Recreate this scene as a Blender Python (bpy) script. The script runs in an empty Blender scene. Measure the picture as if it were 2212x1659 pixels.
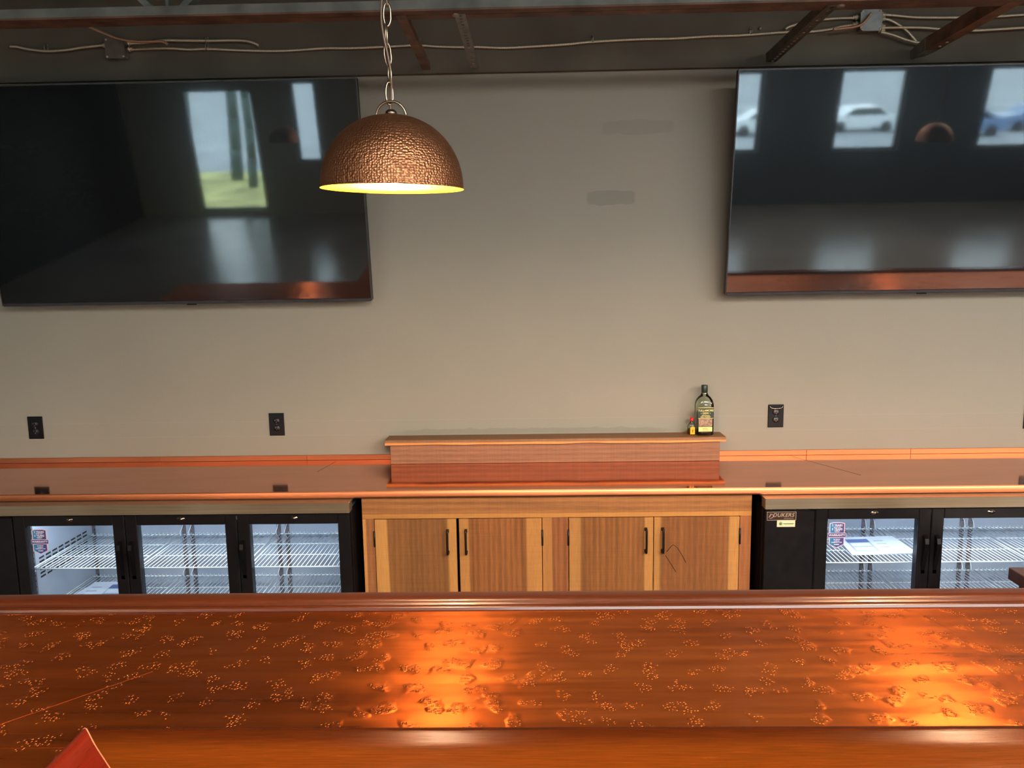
import bpy, bmesh, math, random
from mathutils import Vector, Matrix, noise
random.seed(7)
S = bpy.context.scene
COL = S.collection
PI = math.pi

# ------------------------------------------------------------------ colour / material helpers
def lin(c):
    return tuple(((v/255.0)/12.92 if v/255.0 <= .04045 else (((v/255.0)+.055)/1.055)**2.4) for v in c)
def rgba(c): return (*lin(c), 1.0)

class NT:
    def __init__(s, name):
        s.m = bpy.data.materials.new(name); s.m.use_nodes = True
        s.t = s.m.node_tree; s.t.nodes.clear()
        s.out = s.n('ShaderNodeOutputMaterial')
    def n(s, typ, **kw):
        nd = s.t.nodes.new(typ)
        for k, v in kw.items():
            if k.startswith('_'): setattr(nd, k[1:], v)
            else: nd.inputs[k.replace('__', ' ')].default_value = v
        return nd
    def l(s, a, b): s.t.links.new(a, b)
    def math(s, op, a, b=None, c=None, clamp=False):
        nd = s.t.nodes.new('ShaderNodeMath'); nd.operation = op; nd.use_clamp = clamp
        for i, v in enumerate((a, b, c)):
            if v is None: continue
            if isinstance(v, (int, float)): nd.inputs[i].default_value = v
            else: s.l(v, nd.inputs[i])
        return nd.outputs[0]
    def ramp(s, fac, stops, interp='LINEAR'):
        nd = s.t.nodes.new('ShaderNodeValToRGB'); nd.color_ramp.interpolation = interp
        el = nd.color_ramp.elements
        while len(el) < len(stops): el.new(.5)
        for e, (p, c) in zip(el, stops):
            e.position = p; e.color = c if len(c) == 4 else rgba(c)
        s.l(fac, nd.inputs[0]); return nd.outputs[0]
    def mix(s, fac, a, b, blend='MIX'):
        nd = s.t.nodes.new('ShaderNodeMix'); nd.data_type = 'RGBA'; nd.blend_type = blend
        for i, v in ((0, fac), (6, a), (7, b)):
            if isinstance(v, (int, float)): nd.inputs[i].default_value = v
            elif isinstance(v, tuple): nd.inputs[i].default_value = v if len(v) == 4 else rgba(v)
            else: s.l(v, nd.inputs[i])
        return nd.outputs[2]
    def coord(s, kind='Object', scale=(1, 1, 1), loc=(0, 0, 0), rot=(0, 0, 0)):
        tc = s.n('ShaderNodeTexCoord'); mp = s.n('ShaderNodeMapping')
        mp.inputs['Scale'].default_value = scale; mp.inputs['Location'].default_value = loc
        mp.inputs['Rotation'].default_value = rot
        s.l(tc.outputs[kind], mp.inputs[0]); return mp.outputs[0]
    def noise(s, vec, scale=5, detail=3, rough=.5, dist=0):
        nd = s.n('ShaderNodeTexNoise', Scale=scale, Detail=detail, Roughness=rough, Distortion=dist)
        s.l(vec, nd.inputs['Vector']); return nd.outputs['Fac']
    def bump(s, h, strength=.3, dist=.01, nrm=None):
        nd = s.n('ShaderNodeBump', Strength=strength, Distance=dist)
        s.l(h, nd.inputs['Height'])
        if nrm is not None: s.l(nrm, nd.inputs['Normal'])
        return nd.outputs[0]
    def pbr(s, col=None, rough=.5, metal=0, spec=.5, normal=None, aniso=0, tangent=None, coat=0, emis=None, estr=0):
        b = s.n('ShaderNodeBsdfPrincipled')
        def put(k, v):
            if v is None: return
            if isinstance(v, (int, float)): b.inputs[k].default_value = v
            elif isinstance(v, tuple): b.inputs[k].default_value = v if len(v) == 4 else rgba(v)
            else: s.l(v, b.inputs[k])
        put('Base Color', col); put('Roughness', rough); put('Metallic', metal); put('Specular IOR Level', spec)
        put('Normal', normal); put('Anisotropic', aniso); put('Tangent', tangent); put('Coat Weight', coat)
        b.inputs['Coat Roughness'].default_value = .12
        if emis is not None: put('Emission Color', emis); put('Emission Strength', estr)
        s.l(b.outputs[0], s.out.inputs[0]); return b

def plain(name, c, rough=.5, metal=0, spec=.5, var=.12, vscale=12, bump=0, bscale=60, emis=None, estr=0, coat=0):
    n = NT(name); v = n.coord('Object')
    f = n.noise(v, vscale, 3)
    dark = tuple(x*(1-var) for x in c); lite = tuple(min(255, x*(1+var)) for x in c)
    col = n.ramp(f, [(.3, dark), (.7, lite)])
    nr = n.bump(n.noise(v, bscale, 3), bump, .002) if bump else None
    n.pbr(col, rough, metal, spec, nr, emis=emis, estr=estr, coat=coat)
    return n.m

# ------------------------------------------------------------------ materials
def wall_mat():
    n = NT('painted_drywall'); tc = n.n('ShaderNodeTexCoord'); v = tc.outputs['Object']
    f = n.noise(v, 1.1, 3)
    base = n.ramp(f, [(.3, (141, 135, 122)), (.7, (147, 141, 127))])
    fine = n.noise(v, 260, 2)
    base = n.mix(.06, base, n.ramp(fine, [(.3, (90, 88, 80)), (.7, (190, 186, 172))]))
    sp = n.n('ShaderNodeSeparateXYZ'); n.l(v, sp.inputs[0]); X, Z = sp.outputs[0], sp.outputs[2]
    wob = n.math('MULTIPLY', n.math('SUBTRACT', n.noise(v, 14, 3), .5), .03)
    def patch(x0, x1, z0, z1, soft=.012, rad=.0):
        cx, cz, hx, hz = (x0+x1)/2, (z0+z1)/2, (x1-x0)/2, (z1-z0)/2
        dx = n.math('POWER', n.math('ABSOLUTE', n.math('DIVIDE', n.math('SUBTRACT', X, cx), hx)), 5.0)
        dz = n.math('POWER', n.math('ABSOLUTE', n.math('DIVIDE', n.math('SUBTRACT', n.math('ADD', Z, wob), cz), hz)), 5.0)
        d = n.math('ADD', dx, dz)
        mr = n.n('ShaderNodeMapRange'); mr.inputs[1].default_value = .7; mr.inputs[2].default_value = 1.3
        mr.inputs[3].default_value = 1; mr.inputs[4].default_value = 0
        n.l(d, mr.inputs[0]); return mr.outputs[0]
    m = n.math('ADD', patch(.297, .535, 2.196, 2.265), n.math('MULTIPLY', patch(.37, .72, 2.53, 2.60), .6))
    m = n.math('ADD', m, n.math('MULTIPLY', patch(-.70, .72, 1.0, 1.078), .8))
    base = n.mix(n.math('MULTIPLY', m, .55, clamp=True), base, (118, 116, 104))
    # faint horizontal roller / joint lines low on the wall
    def line(z, w=.0012):
        return n.math('LESS_THAN', n.math('ABSOLUTE', n.math('SUBTRACT', n.math('ADD', Z, n.math('MULTIPLY', wob, .15)), z)), w)
    ln = n.math('ADD', line(1.128), n.math('ADD', line(1.052), n.math('MULTIPLY', line(2.44), .4)))
    base = n.mix(n.math('MULTIPLY', ln, .13, clamp=True), base, (185, 172, 152))
    hb = n.noise(n.coord('Object', (1.5, 1, 6)), 1.2, 2)
    nr = n.bump(hb, .10, .02, n.bump(n.noise(v, 180, 3), .12, .0015))
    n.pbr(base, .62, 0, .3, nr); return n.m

def wood(name, axis='Z', heart=(128, 76, 38), sap=(184, 124, 62), L=.12, R=.12, seed=0.0, rough=.5, wavy=.06, coat=0, contrast=1.0, fine=1.0, saw=1.0, spec=.35, acr=None, soft=.025):
    """Slab-cut board. axis = direction the grain runs; L, R = width of pale sapwood (0-1 across the board)."""
    n = NT(name); tc = n.n('ShaderNodeTexCoord')
    g = n.n('ShaderNodeSeparateXYZ'); n.l(tc.outputs['Generated'], g.inputs[0])
    across = {'Z': g.outputs[0], 'X': g.outputs[2], 'Y': g.outputs[0]}[axis]
    if acr is not None: across = g.outputs[acr]
    sc = {'Z': (16, 16, .8), 'X': (.8, 16, 16), 'Y': (16, .8, 16)}[axis]
    v = n.coord('Object', sc, (seed*3.1, seed*1.7, seed*2.3))
    warp = n.noise(n.coord('Object', tuple(a*.5 for a in sc), (seed*3.1, seed*1.7, seed*2.3)), .55, 4, .55)
    gr = n.n('ShaderNodeTexWave', Scale=.8*fine, Distortion=3.5, Detail=3.0)
    gr.wave_type = 'BANDS'; gr.bands_direction = {'Z': 'X', 'X': 'Z', 'Y': 'X'}[axis]
    gr.inputs['Detail Scale'].default_value = 1.0; gr.inputs['Detail Roughness'].default_value = .6
    n.l(v, gr.inputs['Vector'])
    fib = n.noise(n.coord('Object', tuple(a*5 for a in sc), (seed, seed, seed)), 4.0, 4, .6)
    st1 = n.noise(v, .9*fine, 6, .66, 1.4); st2 = n.noise(n.coord('Object', tuple(a*2.5 for a in sc), (seed*2, 0, seed)), 1.6*fine, 4, .6, .3)
    tone = n.math('ADD', n.math('MULTIPLY', st1, .55), n.math('ADD', n.math('MULTIPLY', st2, .30), n.math('MULTIPLY', gr.outputs['Fac'], .15)))
    blot = n.noise(n.coord('Object', tuple(a*.35 for a in sc), (seed, seed*4, seed)), .9, 4, .6)
    h1 = tuple(x*(1-.13*contrast) for x in heart); h2 = tuple(min(255, x*(1+.10*contrast)) for x in heart)
    hcol = n.ramp(tone, [(.36, h1), (.5, heart), (.62, h2)])
    hcol = n.mix(.35, hcol, n.ramp(blot, [(.3, tuple(x*.80 for x in heart)), (.7, tuple(min(255, x*1.22) for x in heart))]))
    scol = n.ramp(blot, [(.3, tuple(x*.88 for x in sap)), (.7, tuple(min(255, x*1.1) for x in sap))])
    wv = n.math('MULTIPLY', n.math('SUBTRACT', warp, .5), wavy*4)
    a = n.math('ADD', across, wv)
    def edge(val, thr, up):
        mr = n.n('ShaderNodeMapRange'); mr.interpolation_type = 'SMOOTHSTEP'
        mr.inputs[1].default_value = thr-soft; mr.inputs[2].default_value = thr+soft
        mr.inputs[3].default_value = 0 if up else 1; mr.inputs[4].default_value = 1 if up else 0
        n.l(val, mr.inputs[0]); return mr.outputs[0]
    mask = None
    if L > 0: mask = edge(a, L, False)
    if R > 0:
        r = edge(a, 1-R, True); mask = r if mask is None else n.math('MAXIMUM', mask, r)
    col = hcol if mask is None else n.mix(mask, hcol, scol)
    if mask is not None:
        rim = n.math('MULTIPLY', n.math('MULTIPLY', mask, n.math('SUBTRACT', 1.0, mask)), 1.6)
        col = n.mix(rim, col, tuple(x*.62 for x in heart))
    col = n.mix(.30, col, n.ramp(fib, [(.3, (70, 45, 25)), (.7, (235, 190, 130))]), 'SOFT_LIGHT')
    # saw chatter across the grain
    ss = {'Z': (2, 2, 150), 'X': (150, 2, 2), 'Y': (2, 150, 2)}[axis]
    chat = n.noise(n.coord('Object', ss, (seed, 0, 0)), 1.6, 2)
    col = n.mix(.13*saw, col, n.ramp(chat, [(.3, (60, 40, 25)), (.7, (220, 180, 130))]), 'SOFT_LIGHT')
    nr = n.bump(fib, .15, .0015)
    n.pbr(col, n.math('ADD', n.math('MULTIPLY', fib, .18), rough-.09), 0, spec, nr, coat=coat)
    return n.m

def copper_sheet(name, brushed=True):
    n = NT(name); tc = n.n('ShaderNodeTexCoord'); v = tc.outputs['Object']
    st = n.noise(n.coord('Object', (1.2, 22, 1)), 1.6, 4, .6)
    pat = n.noise(n.coord('Object', (.8, 3.0, 1), (3.3, 1, 0)), 1.3, 3)
    col = n.ramp(n.math('ADD', n.math('MULTIPLY', st, .5), n.math('MULTIPLY', pat, .5)), [(.30, (160, 76, 27)), (.52, (188, 94, 34)), (.72, (208, 110, 44))])
    # clusters of punched dimples
    wv = n.n('ShaderNodeTexNoise', Scale=22.0, Detail=2.0); n.l(v, wv.inputs['Vector'])
    ofs = n.n('ShaderNodeVectorMath', _operation='MULTIPLY_ADD'); n.l(wv.outputs['Color'], ofs.inputs[0])
    ofs.inputs[1].default_value = (.075, .06, .0); n.l(v, ofs.inputs[2])
    vor = n.n('ShaderNodeTexVoronoi', Scale=16.5, Randomness=1.0); vor.voronoi_dimensions = '2D'; n.l(ofs.outputs[0], vor.inputs['Vector'])
    mr = n.n('ShaderNodeMapRange'); mr.interpolation_type = 'SMOOTHSTEP'
    mr.inputs[1].default_value = .12; mr.inputs[2].default_value = .40; mr.inputs[3].default_value = 1; mr.inputs[4].default_value = 0
    n.l(vor.outputs['Distance'], mr.inputs[0]); mask = mr.outputs[0]
    sm = n.n('ShaderNodeTexVoronoi', Scale=150.0, Randomness=.9); sm.voronoi_dimensions = '2D'
    n.l(v, sm.inputs['Vector'])
    pr = n.n('ShaderNodeMapRange'); pr.interpolation_type = 'SMOOTHSTEP'
    pr.inputs[1].default_value = .10; pr.inputs[2].default_value = .42; pr.inputs[3].default_value = 1; pr.inputs[4].default_value = 0
    n.l(sm.outputs['Distance'], pr.inputs[0])
    sc_ = n.n('ShaderNodeSeparateColor'); n.l(sm.outputs['Color'], sc_.inputs[0])
    on = n.math('MULTIPLY', n.math('GREATER_THAN', sc_.outputs[0], .28), n.math('ADD', .45, n.math('MULTIPLY', sc_.outputs[1], .55)))
    pits = n.math('MULTIPLY', n.math('MULTIPLY', pr.outputs[0], on), n.math('GREATER_THAN', n.math('ADD', mask, n.math('MULTIPLY', sc_.outputs[2], .5)), .72))
    h = n.math('MULTIPLY', pits, -1.0)
    soft_ = n.math('MULTIPLY', n.math('MULTIPLY', mask, n.noise(v, 55, 2)), .30)
    h = n.math('ADD', h, soft_)
    lowf = n.noise(n.coord('Object', (4, 7, 1)), 1.5, 2)
    nr = n.bump(lowf, .22, .02)
    nr = n.bump(n.noise(n.coord('Object', (5, 24, 1)), 1.4, 3), .16, .006, nr)
    brush = n.noise(n.coord('Object', (3, 260, 1)), 1.0, 3)
    nr = n.bump(brush, .05, .001, nr)
    nr = n.bump(h, 1.0, .0045, nr)
    tan = n.n('ShaderNodeTangent'); tan.direction_type = 'UV_MAP'; tan.uv_map = 'UVMap'
    rgh = n.math('ADD', .20, n.math('MULTIPLY', st, .22))
    pb_ = n.pbr(col, rgh, .93, .5, nr, aniso=.88, tangent=tan.outputs[0]); pb_.inputs['Anisotropic Rotation'].default_value = .25
    return n.m

def shiny_copper(name, c=(226, 150, 112), rough=.06, var=.12):
    n = NT(name); v = n.coord('Object')
    f = n.noise(n.coord('Object', (1, 6, 6)), 2.2, 3)
    col = n.ramp(f, [(.3, tuple(x*(1-var) for x in c)), (.7, c)])
    nr = n.bump(n.noise(v, 7, 3), .06, .004)
    n.pbr(col, n.math('ADD', rough, n.math('MULTIPLY', f, .08)), 1, .5, nr); return n.m

def glass_mat(name, tint=(1, 1, 1, 1), refl=1.0):
    n = NT(name)
    tr = n.n('ShaderNodeBsdfTransparent'); tr.inputs[0].default_value = tint
    gl = n.n('ShaderNodeBsdfGlossy'); gl.inputs['Roughness'].default_value = .01
    fr = n.n('ShaderNodeFresnel'); fr.inputs[0].default_value = 1.45
    k = n.math('MULTIPLY', fr.outputs[0], refl)
    mx = n.n('ShaderNodeMixShader'); n.l(k, mx.inputs[0]); n.l(tr.outputs[0], mx.inputs[1]); n.l(gl.outputs[0], mx.inputs[2])
    n.l(mx.outputs[0], n.out.inputs[0]); return n.m

def real_glass(name, col, rough=.0, ior=1.45):
    n = NT(name); b = n.pbr(col, rough, 0, .5); b.inputs['Transmission Weight'].default_value = 1; b.inputs['IOR'].default_value = ior
    v = n.coord('Object'); n.l(n.bump(n.noise(v, 30, 2), .08, .002), b.inputs['Normal'])
    return n.m

def hammered():
    n = NT('hammered_copper'); tc = n.n('ShaderNodeTexCoord'); v = tc.outputs['Object']
    vo = n.n('ShaderNodeTexVoronoi', Scale=205.0, Randomness=.6)
    n.l(v, vo.inputs['Vector'])
    f = n.noise(v, 14, 3)
    col = n.ramp(f, [(.3, (150, 98, 66)), (.7, (176, 120, 84))])
    nr = n.bump(vo.outputs['Distance'], .75, .0026)
    n.pbr(col, .40, .9, .5, nr); return n.m

M = {}
M['wall'] = wall_mat()
M['header'] = plain('header_paint', (90, 84, 73), .75, spec=.15, var=.10, vscale=2.5, bump=.1)
M['ceiling'] = plain('ceiling_deck_paint', (46, 42, 37), .8, spec=.15, var=.1, vscale=3)
M['joist_paint'] = plain('joist_primer_grey', (100, 104, 99), .55, spec=.3, var=.14, vscale=9, bump=.15)
M['joist_brown'] = plain('joist_primer_brown', (98, 74, 62), .6, spec=.25, var=.2, vscale=9, bump=.2)
M['galv'] = plain('galvanised_steel', (132, 127, 118), .45, .5, var=.12, vscale=20)
M['dark_strut'] = plain('dark_strut_steel', (92, 84, 72), .55, .3, var=.2, vscale=16)
M['rust_strut'] = plain('brown_primed_steel', (106, 78, 60), .55, .1, var=.22, vscale=14, bump=.2)
M['box_steel'] = plain('junction_box_steel', (116, 106, 100), .42, .55, var=.08, vscale=30)
M['box_steel_light'] = plain('junction_box_steel_light', (134, 140, 138), .42, .45, var=.08, vscale=30)
def cable_mat(name, c):
    n = NT(name); v = n.coord('Object')
    w = n.n('ShaderNodeTexWave', Scale=75.0, Distortion=0.2); w.bands_direction = 'X'; n.l(v, w.inputs['Vector'])
    col = n.ramp(w.outputs['Fac'], [(.1, tuple(x*.6 for x in c)), (.6, c)])
    n.pbr(col, .35, .45, .5, n.bump(w.outputs['Fac'], .4, .002)); return n.m
M['cable'] = cable_mat('armored_cable_silver', (236, 222, 196))
M['cable_brown'] = cable_mat('armored_cable_copper_tone', (214, 164, 134))
M['black_plastic'] = plain('black_plastic', (12, 11, 12), .32, spec=.3, var=.2, vscale=40)
M['black_metal'] = plain('black_powder_coat', (20, 18, 20), .30, spec=.45, var=.15, vscale=25, bump=.04, bscale=300)
M['black_side'] = plain('black_side_panel', (26, 18, 15), .45, spec=.35, var=.15, vscale=10)
M['bezel'] = plain('tv_bezel', (52, 48, 50), .38, .3, var=.1)
def screen():
    n = NT('tv_screen_glass'); v = n.coord('Object')
    b = n.pbr(n.ramp(n.noise(v, .8, 2), [(.3, (5, 5, 6)), (.7, (8, 8, 9))]),   .22, 0, .12, None, coat=1.0)
    b.inputs['Coat Roughness'].default_value = .035; b.inputs['Coat IOR'].default_value = 1.6; return n.m
M['screen'] = screen()
M['stainless'] = None
def stainless():
    n = NT('brushed_stainless'); v = n.coord('Object', (1.2, 60, 60))
    f = n.noise(v, 2.5, 3); g = n.noise(n.coord('Object', (2, 2, 2)), 1.5, 2)
    col = n.mix(.3, n.ramp(f, [(.3, (184, 164, 132)), (.7, (208, 188, 156))]), n.ramp(g, [(.3, (165, 150, 130)), (.7, (210, 202, 190))]))  # warm tint stands in for reflected copper and wood
    n.pbr(col, n.math('ADD', .28, n.math('MULTIPLY', g, .14)), .85, .5, n.bump(f, .03, .001)); return n.m
M['stainless'] = stainless()
M['liner'] = plain('white_fridge_liner', (158, 166, 178), .4, spec=.3, var=.04, vscale=4)
M['wire'] = plain('white_coated_wire', (232, 242, 244), .35, spec=.4, var=.03)
M['pilaster'] = plain('grey_pilaster', (118, 112, 116), .4, .5, var=.12, vscale=60)
M['slot'] = plain('dark_slot', (12, 12, 16), .6)
M['led'] = plain('led_strip', (235, 242, 255), .4, emis=(214, 232, 255), estr=14.0)
M['clear_pane'] = glass_mat('clear_door_glass', (.97, .99, 1, 1), .7)
M['chrome'] = plain('chrome_lock', (200, 178, 150), .18, 1, var=.08)
M['mahogany'] = wood('mahogany_rail', 'X',acr=1, heart=(66, 25, 8), sap=(96, 48, 12), L=.80, R=.0, soft=.16, seed=1.3, rough=.24, coat=.0, contrast=3.0, fine=1.6, saw=0, spec=.07, wavy=.1)
M['mahogany_wing'] = wood('mahogany_wing_rail', 'Y', heart=(104, 28, 11), sap=(116, 40, 14), L=0, R=0, seed=4.1, rough=.30, coat=.2, contrast=.5, fine=.5, saw=0, spec=.5)
M['mahogany_back'] = wood('mahogany_back_rail', 'X', heart=(54, 21, 11), sap=(72, 34, 15), L=0, R=.25, seed=2.2, rough=.34, coat=.15, contrast=1.0, fine=.6, saw=0, spec=.5)
M['bar_panel'] = wood('mahogany_bar_panel', 'Z', heart=(96, 40, 20), sap=(110, 60, 30), L=0, R=0, seed=3.0, rough=.35)
M['copper_bar'] = copper_sheet('embossed_copper_sheet')
M['copper_counter'] = shiny_copper('polished_copper_counter', (228, 150, 112), .035, .06)
M['copper_strip'] = shiny_copper('polished_copper_strip', (214, 132, 90), .36, .08)
M['seam'] = plain('solder_seam', (170, 100, 62), .3, 1, var=.1)
M['hammered'] = hammered()
M['lamp_inside'] = plain('gold_lamp_interior', (255, 150, 18), .38, .35, var=.03)
M['brass'] = plain('antique_nickel', (150, 134, 112), .28, 1, var=.1)
M['cord'] = plain('brown_lamp_cord', (104, 82, 66), .4, .2, var=.1)
M['bulb'] = plain('glowing_bulb', (255, 226, 170), .3, emis=(255, 216, 172), estr=2150.0)
M['iron'] = plain('black_iron', (30, 22, 18), .45, .4, var=.2, vscale=40)
M['gold_text'] = plain('cream_gold_print', (232, 214, 132), .5, var=.04)
M['green_label'] = plain('dark_green_label', (40, 56, 40), .5, var=.1)
M['cream_label'] = plain('cream_label', (238, 214, 138), .5, var=.06)
M['grey_label'] = plain('pale_embossed_label', (150, 120, 100), .4, .2, var=.25, vscale=160)
M['white_ink'] = plain('white_print', (240, 236, 244), .5, var=.02)
M['badge_silver'] = plain('badge_silver_print', (186, 164, 142), .4, .3, var=.05)
M['badge_dark'] = plain('badge_dark_plate', (52, 36, 30), .4, var=.08)
M['paper'] = plain('printed_paper', (196, 204, 214), .6, var=.03)
M['paper_blue'] = plain('paper_blue_print', (88, 104, 150), .6, var=.08)
M['paper_grey'] = plain('paper_grey_print', (150, 160, 182), .6, var=.08)
M['tag_cream'] = plain('small_cream_sticker', (222, 204, 166), .5, var=.03)
M['tag_green'] = plain('green_print', (72, 128, 84), .5, var=.05)
M['navy'] = plain('sticker_navy', (52, 52, 112), .45, var=.1)
def sticker_grad():
    n = NT('sticker_blue_gradient'); tc = n.n('ShaderNodeTexCoord'); g = n.n('ShaderNodeSeparateXYZ'); n.l(tc.outputs['Generated'], g.inputs[0])
    n.pbr(n.ramp(g.outputs[0], [(0, (40, 132, 182)), (.45, (54, 84, 148)), (1, (74, 62, 122))]), .45); return n.m
M['sticker'] = sticker_grad()
M['pink_edge'] = plain('sticker_pale_border', (226, 188, 200), .45, var=.02)
M['red_cap'] = plain('red_bottle_cap', (196, 34, 38), .4, var=.05)
M['green_cap'] = plain('dark_green_bottle_cap', (44, 56, 46), .35, .3, var=.1)
M['bottle_glass'] = glass_mat('clear_bottle_glass', (.90, .93, .86, 1), 1.1)
M['whiskey'] = glass_mat('whiskey_liquid', (.42, .20, .05, 1), .6)
M['amber'] = glass_mat('amber_liquid', (.85, .50, .08, 1), .6)
M['orange_label'] = plain('orange_yellow_label', (236, 176, 40), .5, var=.12, vscale=300)
M['red_ink'] = plain('dark_red_print', (150, 52, 18), .5, var=.1)
M['floor'] = None
M['service'] = plain('pale_bounce_panel', (206, 176, 138), .5, var=.08, vscale=3)  # bar's unseen back, made pale to brighten reflections in copper and steel
def floor_m():
    n = NT('polished_concrete'); v = n.coord('Object')
    f = n.noise(v, .7, 4); col = n.ramp(f, [(.3, (112, 110, 106)), (.7, (140, 136, 128))])
    n.pbr(col, n.math('ADD', .16, n.math('MULTIPLY', n.noise(v, 2.3, 3), .14)), 0, .5, n.bump(n.noise(v, 3, 3), .03, .01)); return n.m
M['floor'] = floor_m()
M['side_wall'] = plain('side_wall_paint', (128, 124, 114), .7, spec=.2, var=.05, vscale=1.5)
def front_m():
    n = NT('two_tone_front_wall_paint'); tc = n.n('ShaderNodeTexCoord'); sp = n.n('ShaderNodeSeparateXYZ'); n.l(tc.outputs['Object'], sp.inputs[0])
    k = n.math('GREATER_THAN', n.math('ADD', sp.outputs[0], n.math('MULTIPLY', n.noise(tc.outputs['Object'], 2, 2), .05)), -1.2)
    n.pbr(n.mix(k, (142, 136, 122), (50, 57, 60)), .65, 0, .2); return n.m
M['front_wall'] = front_m()
M['charcoal'] = plain('charcoal_wall_paint', (40, 40, 42), .6, spec=.2, var=.08, vscale=1.5)
M['window_frame'] = plain('dark_window_frame', (34, 34, 36), .5)
M['window_glass'] = glass_mat('window_glass', (.92, .96, .97, 1), 1.0)
M['cart_top'] = wood('dark_walnut_cart_top', 'X', heart=(66, 40, 27), sap=(88, 56, 34), L=0, R=.1, seed=8.2, rough=.4)

# ------------------------------------------------------------------ geometry helpers
class MB:
    def __init__(s): s.b = bmesh.new()
    def box(s, x0, x1, y0, y1, z0, z1, bev=0, seg=1):
        m = bmesh.ops.create_cube(s.b, size=1.0)
        vs = m['verts']
        for v in vs:
            v.co = Vector(((x0+x1)/2+v.co.x*(x1-x0), (y0+y1)/2+v.co.y*(y1-y0), (z0+z1)/2+v.co.z*(z1-z0)))
        if bev:
            es = list({e for v in vs for e in v.link_edges})
            bmesh.ops.bevel(s.b, geom=es, offset=bev, segments=seg, affect='EDGES', profile=.5)
        return s
    def quad(s, pts):
        s.b.faces.new([s.b.verts.new(p) for p in pts]); return s
    def prism(s, pts, vec):
        """closed polygon pts extruded along vec"""
        vec = Vector(vec)
        a = [s.b.verts.new(p) for p in pts]; c = [s.b.verts.new(Vector(p)+vec) for p in pts]
        n = len(pts)
        s.b.faces.new(a[::-1]); s.b.faces.new(c)
        for i in range(n): s.b.faces.new((a[i], a[(i+1) % n], c[(i+1) % n], c[i]))
        bmesh.ops.recalc_face_normals(s.b, faces=s.b.faces[:])
        return s
    def loft(s, A, B):
        a = [s.b.verts.new(p) for p in A]; c = [s.b.verts.new(p) for p in B]; n = len(A)
        s.b.faces.new(a[::-1]); s.b.faces.new(c)
        for i in range(n): s.b.faces.new((a[i], a[(i+1) % n], c[(i+1) % n], c[i]))
        bmesh.ops.recalc_face_normals(s.b, faces=s.b.faces[:]); return s
    def tube(s, pts, r, seg=8, closed=False, caps=True):
        pts = [Vector(p) for p in pts]; n = len(pts); rings = []
        up = Vector((0, 0, 1))
        prev = None
        for i, p in enumerate(pts):
            if closed: t = pts[(i+1) % n]-pts[i-1]
            else: t = pts[min(i+1, n-1)]-pts[max(i-1, 0)]
            t.normalize()
            if prev is None:
                u = t.orthogonal().normalized()
            else:
                u = (prev-t*prev.dot(t)); u = u.normalized() if u.length > 1e-6 else t.orthogonal().normalized()
            prev = u; w = t.cross(u)
            rings.append([s.b.verts.new(p+(u*math.cos(a)+w*math.sin(a))*r) for a in [2*PI*k/seg for k in range(seg)]])
        m = n if closed else n-1
        for i in range(m):
            A, B = rings[i], rings[(i+1) % n]
            for k in range(seg):
                f = s.b.faces.new((A[k], A[(k+1) % seg], B[(k+1) % seg], B[k])); f.smooth = True
        if not closed and caps:
            s.b.faces.new(rings[0][::-1]); s.b.faces.new(rings[-1])
        return s
    def lathe(s, prof, c=(0, 0, 0), seg=48, axis='Z', sx=1, sy=1, smooth=True):
        rings = []
        for (r, z) in prof:
            if r < 1e-6: rings.append([s.b.verts.new(s._p(0, 0, z, c, axis))])
            else: rings.append([s.b.verts.new(s._p(r*math.cos(2*PI*k/seg)*sx, r*math.sin(2*PI*k/seg)*sy, z, c, axis)) for k in range(seg)])
        for A, B in zip(rings, rings[1:]):
            for k in range(seg):
                a, b = A[k % len(A)], A[(k+1) % len(A)]; d, e = B[k % len(B)], B[(k+1) % len(B)]
                q = []
                for v in (a, b, e, d):
                    if v not in q: q.append(v)
                if len(q) > 2:
                    f = s.b.faces.new(q); f.smooth = smooth
        bmesh.ops.recalc_face_normals(s.b, faces=s.b.faces[:])
        return s
    def _p(s, x, y, z, c, axis):
        if axis == 'Z': return (c[0]+x, c[1]+y, c[2]+z)
        if axis == 'Y': return (c[0]+x, c[1]+z, c[2]+y)
        return (c[0]+z, c[1]+x, c[2]+y)
    def build(s, name, mat, parent=None, origin=None, uv=False, smooth=None):
        me = bpy.data.meshes.new(name)
        o = bpy.data.objects.new(name, me)
        COL.objects.link(o)
        if origin is None: origin = Vector((0, 0, 0))
        origin = Vector(origin)
        if origin.length: bmesh.ops.translate(s.b, vec=-origin, verts=s.b.verts[:])
        if uv:
            l = s.b.loops.layers.uv.new('UVMap')
            for f in s.b.faces:
                for lp in f.loops: lp[l].uv = (lp.vert.co.x, lp.vert.co.y)
        s.b.to_mesh(me); s.b.free()
        for mm in (mat if isinstance(mat, list) else [mat]): me.materials.append(mm)
        if parent is not None:
            o.parent = parent
            o.location = origin-gpos(parent)
        else: o.location = origin
        return o
def gpos(o):
    p = Vector(o.location)
    while o.parent: o = o.parent; p = p+Vector(o.location)
    return p
def tag(o, label=None, cat=None, group=None, kind=None):
    if label: o['label'] = label
    if cat: o['category'] = cat
    if group: o['group'] = group
    if kind: o['kind'] = kind
    return o
def thing(name, label, cat, loc=(0, 0, 0), group=None):
    o = bpy.data.objects.new(name, None); COL.objects.link(o); o.location = loc; o.empty_display_size = .1
    return tag(o, label, cat, group)
def struct(o): o['kind'] = 'structure'; return o
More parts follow.
